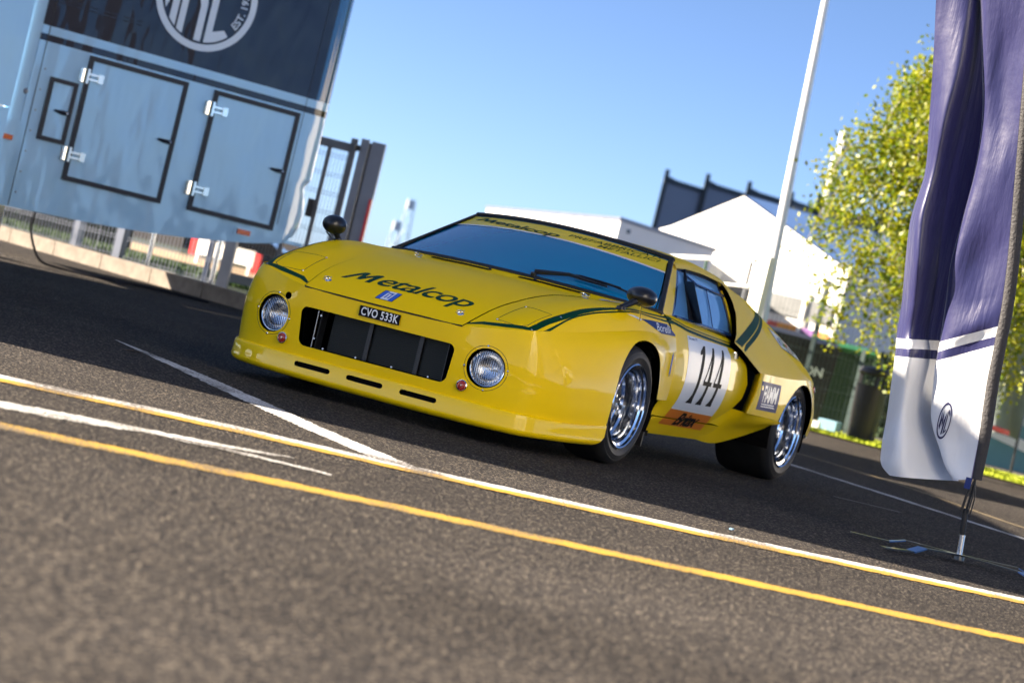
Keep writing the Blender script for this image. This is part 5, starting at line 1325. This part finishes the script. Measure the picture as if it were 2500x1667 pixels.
# bins
bin_b = pbr('black_bin_plastic', (.018, .018, .02), .45, var=.3, vscale=6); bin_g = pbr('green_bin_plastic', (.03, .20, .03), .4, var=.3, vscale=6)
def wheelie(s, l, wd, h, body, lid, label, txt=None):
    t = thing('wheelie_bin', label, 'bin', SL(s, l), 'wheelie bins behind the wire fence'); r_ = np.array([RH[0], RH[1], 0]); f_ = np.array([FH[0], FH[1], 0]); c = SL(s, l)
    b = []
    for z, k in ((.06, .40), (h*.9, .5)): b += [c+r_*wd*sx*k+f_*(wd*(.5+sy*k))+[0, 0, z] for sx, sy in ((-1, -1), (1, -1), (1, 1), (-1, 1))]
    m = MB(); m.add(b, [(3, 2, 1, 0), (4, 5, 6, 7), (0, 1, 5, 4), (1, 2, 6, 5), (2, 3, 7, 6), (3, 0, 4, 7)]); m.build('bin_body', body, t)
    MB().box(c-r_*wd*.53-f_*.04+[0, 0, h*.9], r_*wd*1.06, f_*wd*1.1, z3*.035).build('rim', body, t)
    q = c+[0, 0, h*.9+.035]; m = MB(); a_ = [q-r_*wd*.54-f_*.05, q+r_*wd*.54-f_*.05, q+r_*wd*.5+f_*wd*1.05, q-r_*wd*.5+f_*wd*1.05]; m.add(a_+[a_[0]+[0, 0, .05], a_[1]+[0, 0, .05], a_[2]+[0, 0, .11], a_[3]+[0, 0, .11]], [(0, 1, 5, 4), (1, 2, 6, 5), (2, 3, 7, 6), (3, 0, 4, 7), (4, 5, 6, 7)]); m.build('lid', lid, t)
    for sx in (-1, 1): MB().lathe([(0, .02), (.08, .02), (.10, 0), (.10, -.04)], c+r_*wd*.42*sx+f_*wd*.95+[0, 0, .10], r_*sx, 16).build('wheel', rubber, t)
    if txt:
        V, F = text2d(txt, bold=.03); V = V*.15; mk('bin_lettering', [tuple(c-r_*wd*.30+r_*x-f_*.012+[0, 0, h*.60+y]) for x, y in V], F, white_vinyl, t)
wheelie(28.6, 2.62, .56, 1.02, bin_b, bin_b, 'black wheelie bin just behind the rear of the yellow car')
wheelie(28.5, 3.20, .50, 1.04, bin_b, bin_b, 'black wheelie bin left of the fence post with dark lid')
wheelie(28.5, 3.60, .46, 1.02, bin_b, bin_b, 'black wheelie bin with white letters beside the green lidded bin', 'ON')
wheelie(29.6, 4.05, .72, 1.06, pbr('dark_green_bin', (.012, .05, .02), .5), bin_g, 'large green bin with a bright green lid')
lb = thing('litter_bin', 'round black litter bin with an open hood standing on the grass edge', 'litter bin', SL(27.2, 4.12)); c = SL(27.2, 4.12)
MB().lathe([(.0, 0), (.155, 0), (.16, .02), (.185, .62), (.19, .66), (.17, .66), (.15, .60)], c, (0, 0, 1), 32).build('bin_body', bin_b, lb, smooth='auto')
for k in range(3):
    q = 2*PI*k/3+.5; MB().cbox(c+[.16*math.cos(q), .16*math.sin(q), .72], .04, .04, .14).build('hood_post', bin_b, lb)
MB().lathe([(.19, .78), (.20, .80), (.17, .86), (.0, .885)], c, (0, 0, 1), 32).build('hood', bin_b, lb, smooth='auto')
for (s, l, w_, h, m_, nm, lab) in ((27.5, 3.28, .10, .12, bar_w, 'carton', 'small white carton on the grass edge behind the rear tyre'), (27.6, 3.40, .09, .20, bar_r, 'canister', 'small red canister by the wire fence foot'), (27.4, 3.62, .08, .10, bar_w, 'carton', 'white carton lying left of the round litter bin'), (27.6, 3.80, .22, .14, pbr('pale_blue_crate', (.25, .45, .60), .5), 'crate', 'pale blue crate beside the round litter bin')):
    tag(MB().cbox(SL(s, l, .02+h/2), w_, w_, h).build(nm, m_), lab, nm)
# pale gazebo and small banner at the right edge
gz = thing('gazebo', 'pale gazebo with teal lower walls behind the grey banner at the right edge', 'gazebo', SL(31, 7.2))
teal = pbr('teal_sidewall', (.06, .24, .30), .35, var=.3, vscale=1.2, bump=.2, bscale=2)
SBX(MB(), 30.6, 30.65, 5.75, 9.5, .03, .62).build('lower_wall', teal, gz); SBX(MB(), 30.6, 30.65, 5.75, 9.5, .62, 2.42).build('upper_wall', pbr('clear_sidewall', (.36, .42, .44), .35, var=.25, vscale=1.5), gz)
m = MB(); a, b, c_, d_, t_ = SL(30.4, 5.6, 2.42), SL(30.4, 9.6, 2.42), SL(34.4, 9.6, 2.42), SL(34.4, 5.6, 2.42), SL(32.4, 7.6, 3.5); m.add([a, b, c_, d_, t_], [(0, 1, 4), (1, 2, 4), (2, 3, 4), (3, 0, 4)]); m.build('roof', canvas_l, gz)
for l in (5.75, 7.6, 9.45): MB().tube([SL(30.55, l, 0), SL(30.55, l, 2.42)], .03, 8).build('gazebo_post', galv, gz)
MB().add([SL(30.58, 6.2, .40), SL(30.58, 7.6, .12), SL(30.58, 7.6, .26), SL(30.58, 6.2, .54)], [(0, 1, 2, 3)]).build('white_panel', canvas_l, gz)
bn = thing('feather_banner', 'grey feather banner with white lettering reading upwards at the right picture edge', 'banner', SL(28.4, 6.14))
MB().tube([SL(28.4, 6.14, 0), SL(28.4, 6.12, .8), SL(28.4, 6.06, 1.7), SL(28.4, 5.9, 2.5)], [.02, .016, .014, .01], 8).build('banner_pole', black, bn)
gb_ = pbr('grey_banner_cloth', (.22, .26, .28), .5, var=.35, vscale=2.5, bump=.4, bscale=3)
G = np.zeros((14, 10, 3))
for i, z in enumerate(np.linspace(.44, 2.35, 14)):
    lr = 6.12-.07*max(0, z-1)**1.3; ll = 5.66-.10*(z-.44)*.9
    for j, t in enumerate(np.linspace(0, 1, 10)): G[i, j] = SL(28.4+.05*math.sin(t*9+z*2), ll*(1-t)+lr*t, z+(.03*math.sin(t*3) if i == 0 else 0))
part('banner_cloth', gridmesh(G, SL(40, 6, 1)), gb_, bn)
V, F = text2d('PROTECTOR', bold=.02); V = V*.19; mk('banner_lettering', [tuple(SL(28.33, 5.83-y-.05*x, .70+x)) for x, y in V], F, white_vinyl, bn)
MB().add([SL(28.34, 5.66, .50), SL(28.34, 6.0, .47), SL(28.34, 6.0, .53), SL(28.34, 5.66, .56)], [(0, 1, 2, 3)]).build('banner_stripe', red_vinyl, bn)

# ------------------------------------------------------------------ birch tree behind the flag
tree = thing('birch_tree', 'yellow green birch tree with drooping branches behind the big flag', 'tree', SL(24.6, 4.42))
bark = pbr('birch_bark', (.42, .38, .33), .8, var=.6, vscale=9); rg = np.random.default_rng(11)
base = SL(24.6, 4.42)
tp_ = [base, SL(24.6, 4.40, 1.3), SL(24.65, 4.36, 2.6), SL(24.6, 4.42, 3.6), SL(24.6, 4.40, 4.5)]
MB().tube(tp_, [.11, .09, .07, .045, .02], 10).build('trunk', bark, tree, smooth='auto')
limbs = MB(); LV = []; LF = []
def leaf(p, h):
    u = rg.normal(0, 1, 3); u /= np.linalg.norm(u); v = np.cross(u, rg.normal(0, 1, 3)); v /= np.linalg.norm(v); k = len(LV)
    LV.extend([p-u*h, p+v*h*.62-u*h*.1, p+u*h, p-v*h*.62-u*h*.1]); LF.append((k, k+1, k+2, k+3))
for k in range(150):
    zb = rg.uniform(1.2, 4.3); c0 = np.array([np.interp(zb, [0, 4.5], [base[0], tp_[-1][0]]), np.interp(zb, [0, 4.5], [base[1], tp_[-1][1]]), zb])
    a = rg.uniform(0, 2*PI); L = rg.uniform(.8, 1.12)*np.interp(zb, [1.1, 1.6, 2.4, 3.2, 3.9, 4.5], [.80, 1.25, 1.75, 1.35, .85, .3]); d = np.array([math.cos(a), math.sin(a), 0])
    rise = rg.uniform(.05, .45); p1 = c0+d*L*.45+[0, 0, rise]; p2 = c0+d*L*.85+[0, 0, rise*.9]; p3 = c0+d*L+[0, 0, rise*.6-rg.uniform(.2, .7)]
    P = smooth_line([c0, p1, p2, p3], 6); limbs.tube([tuple(p) for p in P[::3]], [.018, .014, .010, .008, .006, .005, .004][:len(P[::3])], 5)
    for q in P[3:]:
        for _ in range(rg.integers(18, 34)):
            sp = rg.normal(0, 1, 3)*[.11, .11, .10]; leaf(q+sp, rg.uniform(.020, .038))
        if rg.uniform() < .30:
            n_ = rg.integers(4, 10)
            for t in range(n_):
                qq = q+np.array([rg.normal(0, .02), rg.normal(0, .02), -t*.055]); 
                for _ in range(3): leaf(qq+rg.normal(0, .035, 3), rg.uniform(.018, .034))
limbs.build('branches', bark, tree)
def leaf_mat(nm, c1_, c2_):
    m, n, l, b = newmat(nm); tc = n.new('ShaderNodeTexCoord'); t = n.new('ShaderNodeTexNoise'); t.inputs['Scale'].default_value = 9; l.new(tc.outputs['Object'], t.inputs['Vector'])
    mr = n.new('ShaderNodeMapRange'); mr.inputs[1].default_value = .4; mr.inputs[2].default_value = .6; l.new(t.outputs['Fac'], mr.inputs[0])
    mx = n.new('ShaderNodeMix'); mx.data_type = 'RGBA'; mx.inputs[6].default_value = (*c1_, 1); mx.inputs[7].default_value = (*c2_, 1); l.new(mr.outputs[0], mx.inputs[0]); l.new(mx.outputs[2], b.inputs['Base Color']); b.inputs['Roughness'].default_value = .45
    tr = n.new('ShaderNodeBsdfTranslucent'); l.new(mx.outputs[2], tr.inputs[0]); ms_ = n.new('ShaderNodeMixShader'); ms_.inputs[0].default_value = .45
    out = [q for q in n if q.type == 'OUTPUT_MATERIAL'][0]; l.new(b.outputs[0], ms_.inputs[1]); l.new(tr.outputs[0], ms_.inputs[2]); l.new(ms_.outputs[0], out.inputs[0]); return m
o = mk('crown', LV, LF, leaf_mat('birch_leaf', (.10, .17, .006), (.34, .34, .010)), tree); o['kind'] = 'stuff'

# ------------------------------------------------------------------ big feather flag (right foreground)
FLAG = [
 [(1.464,2.687),(1.605,2.722),(1.663,2.736),(1.770,2.762),(1.877,2.788)],
 [(1.509,2.468),(1.639,2.500),(1.727,2.521),(1.822,2.545),(1.917,2.568)],
 [(1.564,2.193),(1.667,2.219),(1.798,2.251),(1.882,2.271),(1.967,2.292)],
 [(1.613,1.917),(1.671,1.931),(1.862,1.978),(1.937,1.996),(2.013,2.015)],
 [(1.649,1.695),(1.685,1.704),(1.885,1.753),(1.967,1.773),(2.049,1.793)],
 [(1.638,1.461),(1.679,1.471),(1.888,1.522),(1.987,1.546),(2.085,1.570)],
 [(1.661,1.274),(1.708,1.284),(1.889,1.326),(2.000,1.366),(2.110,1.407)],
 [(1.690,1.088),(1.739,1.099),(1.911,1.138),(2.021,1.188),(2.131,1.239)],
 [(1.705,0.926),(1.757,0.935),(1.925,0.970),(2.034,1.030),(2.143,1.089)],
 [(1.713,0.885),(1.765,0.895),(1.928,0.928),(2.036,0.987),(2.144,1.045)],
 [(1.718,0.848),(1.771,0.856),(1.931,0.885),(2.039,0.944),(2.147,1.003)],
 [(1.735,0.694),(1.791,0.704),(1.949,0.736),(2.052,0.791),(2.155,0.845)],
 [(1.749,0.562),(1.807,0.575),(1.972,0.613),(2.070,0.658),(2.168,0.703)],
 [(1.759,0.429),(1.828,0.445),(2.033,0.492),(2.107,0.527),(2.182,0.562)],
 [(1.779,0.347),(1.849,0.361),(2.078,0.410),(2.133,0.434),(2.188,0.457)],
 [(1.827,0.310),(1.880,0.315),(2.120,0.359),(2.156,0.370),(2.192,0.380)],
]
DEP = [.26, .17, .46, .13, .07, 0.0]     # fold depths away from the camera, per column
flag = thing('feather_flag', 'tall navy and white feather flag with a round crest on a black pole, right foreground', 'flag', SL(10.92, 2.22))
def flagmat(nm, c):
    m, n, l, b = newmat(nm); b.inputs['Base Color'].default_value = (*c, 1); b.inputs['Roughness'].default_value = .38; b.inputs['Sheen Weight'].default_value = .9; b.inputs['Sheen Roughness'].default_value = .35; b.inputs['Specular IOR Level'].default_value = .55
    tc = n.new('ShaderNodeTexCoord'); mp = n.new('ShaderNodeMapping'); mp.inputs['Scale'].default_value = (9, 9, 1.2); l.new(tc.outputs['Object'], mp.inputs[0]); t = n.new('ShaderNodeTexNoise'); t.inputs['Scale'].default_value = 1.6; t.inputs['Detail'].default_value = 5; l.new(mp.outputs[0], t.inputs['Vector'])
    wv = n.new('ShaderNodeTexNoise'); wv.inputs['Scale'].default_value = 9; wv.inputs['Detail'].default_value = 4; l.new(tc.outputs['Object'], wv.inputs['Vector'])
    ad = n.new('ShaderNodeMath'); ad.operation = 'MULTIPLY_ADD'; ad.inputs[1].default_value = .35; l.new(wv.outputs['Fac'], ad.inputs[0]); l.new(t.outputs['Fac'], ad.inputs[2])
    bp = n.new('ShaderNodeBump'); bp.inputs['Strength'].default_value = .45; bp.inputs['Distance'].default_value = .02; l.new(ad.outputs[0], bp.inputs['Height']); l.new(bp.outputs[0], b.inputs['Normal'])
    tr = n.new('ShaderNodeBsdfTranslucent'); tr.inputs[0].default_value = (*c, 1); ms_ = n.new('ShaderNodeMixShader'); ms_.inputs[0].default_value = .08
    out = [q for q in n if q.type == 'OUTPUT_MATERIAL'][0]; l.new(b.outputs[0], ms_.inputs[1]); l.new(tr.outputs[0], ms_.inputs[2]); l.new(ms_.outputs[0], out.inputs[0]); return m
f_navy = flagmat('flag_navy', (.014, .015, .085)); f_white = flagmat('flag_white', (.72, .74, .78))
def fp(l, z, d): q = (10.92+d)/10.92; return SL(10.92+d, l*q, CAM[2]+(z-CAM[2])*q)
ctrl = []
for i, r in enumerate(FLAG):
    amp = np.interp(i, [0, 5, 7, 12, 15], [1.0, .85, .95, .85, .30]); k1 = np.interp(i, [0, 4, 6, 15], [1.0, .5, -.1, .1])
    r = r[:2]+[(r[2][0]+.012, r[2][1])]+r[2:]
    ctrl.append([fp(l, z, DEP[j]*amp+((.035*(1-k1)) if j == 0 else 0)+(.018*math.sin(i*1.7+j) if j in (1, 4) else 0)) for j, (l, z) in enumerate(r)])
GF = loft(ctrl, 360, 150)
# rows of the printed bands, found from the control knots
d_ = np.linalg.norm(np.diff(np.asarray(ctrl), axis=0), axis=2).mean(1); tk = np.concatenate([[0], np.cumsum(d_)]); tk /= tk[-1]
def rows_(a, b): return GF[int(round(tk[a]*359)):int(round(tk[b]*359))+1]
out_ = SL(14, 1.9, 1.2)
cloth = part('flag_cloth', gridmesh(rows_(0, 8), out_), f_navy, flag)
part('flag_band', gridmesh(rows_(8, 9), out_), f_white, cloth); part('flag_band', gridmesh(rows_(9, 10), out_), f_navy, cloth); part('flag_band', gridmesh(rows_(10, 15), out_), f_white, cloth)
FLB = bvh_of(gridmesh(GF, out_))
cv = np.array([FH[0], FH[1], 0.]); rv = np.array([RH[0], RH[1], 0.])
def onflag(nm, vf, l0, z0, sx, sz, eps=.002, parent=cloth):
    V, F = vf; V = V*[sx, sz]; lay(nm, (V, F), SL(9, l0, z0), rv, z3, cv, FLB, f_navy, parent, eps=eps, step=.01)
el = lambda a, b, n=48: [(a*math.cos(2*PI*i/n), b*math.sin(2*PI*i/n)) for i in range(n)]
kx, kz = 1.62, .5
qf = 9/10.92
def crest_f(loops, nm): onflag(nm, fill2d([[(x, y-.35*x) for x, y in lp] for lp in loops]), 2.026, .612, 1, 1)
crest_f([el(.026, .086), el(.022, .076)[::-1]], 'crest_ring')
crest_f([[(-.017,-.035),(-.011,-.050),(-.011,.05),(-.004,-.01),(.003,.05),(.003,-.062),(-.002,-.066),(-.002,.0),(-.005,-.03),(-.010,.0),(-.012,-.0),(-.017,.04)]], 'crest_letter')
crest_f([[(.006,-.060),(.016,-.040),(.016,-.028),(.010,-.045),(.009,.045),(.016,.028),(.016,.042),(.006,.062)]], 'crest_letter')
# sleeve, pole and spike
slv = [fp(r[-1][0]+.026, r[-1][1]+.006, .01) for r in FLAG]; top_ = [fp(1.70, 3.30, .0), fp(1.80, 3.05, .0)]
sv = smooth_line(top_+slv, 4)
MB().tube([tuple(p) for p in sv], [.030]*(len(sv)-6)+[.029, .028, .027, .026, .025, .024], 14).build('sleeve', pbr('black_sleeve', (.035, .034, .038), .75, bump=.4, bscale=80), flag, smooth='auto')
MB().tube([tuple(p+np.array([.0, .0, 0])-rv*.027-cv*.004) for p in sv], .005, 6).build('sleeve_piping', flagmat('piping_lilac', (.25, .23, .42)), flag)
bs = fp(2.212, .36, .01); ft = SL(10.92, 2.222, .035)
MB().tube([bs, fp(2.206, .235, 0)], .006, 8).build('pole_end', rubber, flag)
for k in range(5):
    a = 2*PI*k/5; o_ = rv*math.cos(a)*.022+cv*math.sin(a)*.022
    MB().tube([bs+[0, 0, .03], bs*.45+fp(2.205, .25, 0)*.55+o_, fp(2.204, .225, 0)+o_*1.1], .0035, 5).build('bungee_cord', rubber, flag)
MB().tube([fp(2.204, .245, 0), fp(2.206, .215, 0), fp(2.212, .145, 0), fp(2.215, .120, 0)], [.012, .0135, .014, .012], 12).build('pole_grip', rubber, flag, smooth='auto')
MB().tube([fp(2.215, .125, 0), ft], .0155, 18).build('socket', steel, flag, smooth='auto')
MB().box(fp(2.17, .335, -.03), rv*.028, cv*.003, z3*.052).build('maker_tag', blue_vinyl, flag)
foot_m = pbr('black_foot_bar', (.02, .022, .026), .35, coat=.5); foot_b = pbr('blue_foot_plate', (.03, .10, .28), .3, coat=.6)
hub = SL(10.92, 2.222, .030)
MB().lathe([(0, .006), (.028, .006), (.03, -.02), (0, -.02)], hub, (0, 0, 1), 16).build('foot_hub', foot_m, flag)
for (s, l) in ((10.47, 1.80), (10.95, 1.72), (10.42, 2.70), (10.95, 2.78)):
    e = SL(s, l, .010); d = (e-hub)*[1, 1, 0]; L = np.linalg.norm(d); d /= L; nn = np.array([-d[1], d[0], 0]); P = [hub+d*.02, hub+d*L*.50+[0, 0, .004], hub+d*L*.64-[0, 0, .018], e]
    for i, mt in ((0, foot_m), (1, foot_b), (2, foot_m)):
        m = MB(); m.box(P[i]-nn*(.019 if i != 1 else .026), P[i+1]-P[i], nn*(.038 if i != 1 else .052), z3*.006); m.build('foot_bar', mt, flag)
# small things on the ground
tag(MB().cbox(SL(9.42, 1.02, .010), .022, .014, .006).build('litter', pbr('pale_blue_litter', (.25, .40, .55), .4)), 'tiny pale blue scrap of litter beside the white line', 'litter')
lf = MB(); lf.add([SL(11.35, -1.80, .008), SL(11.33, -1.74, .016), SL(11.38, -1.70, .010), SL(11.42, -1.76, .012)], [(0, 1, 2, 3)]); tag(lf.build('fallen_leaf', pbr('brown_leaf', (.12, .06, .03), .7)), 'small brown fallen leaf near the tip of the diagonal white line', 'leaf')
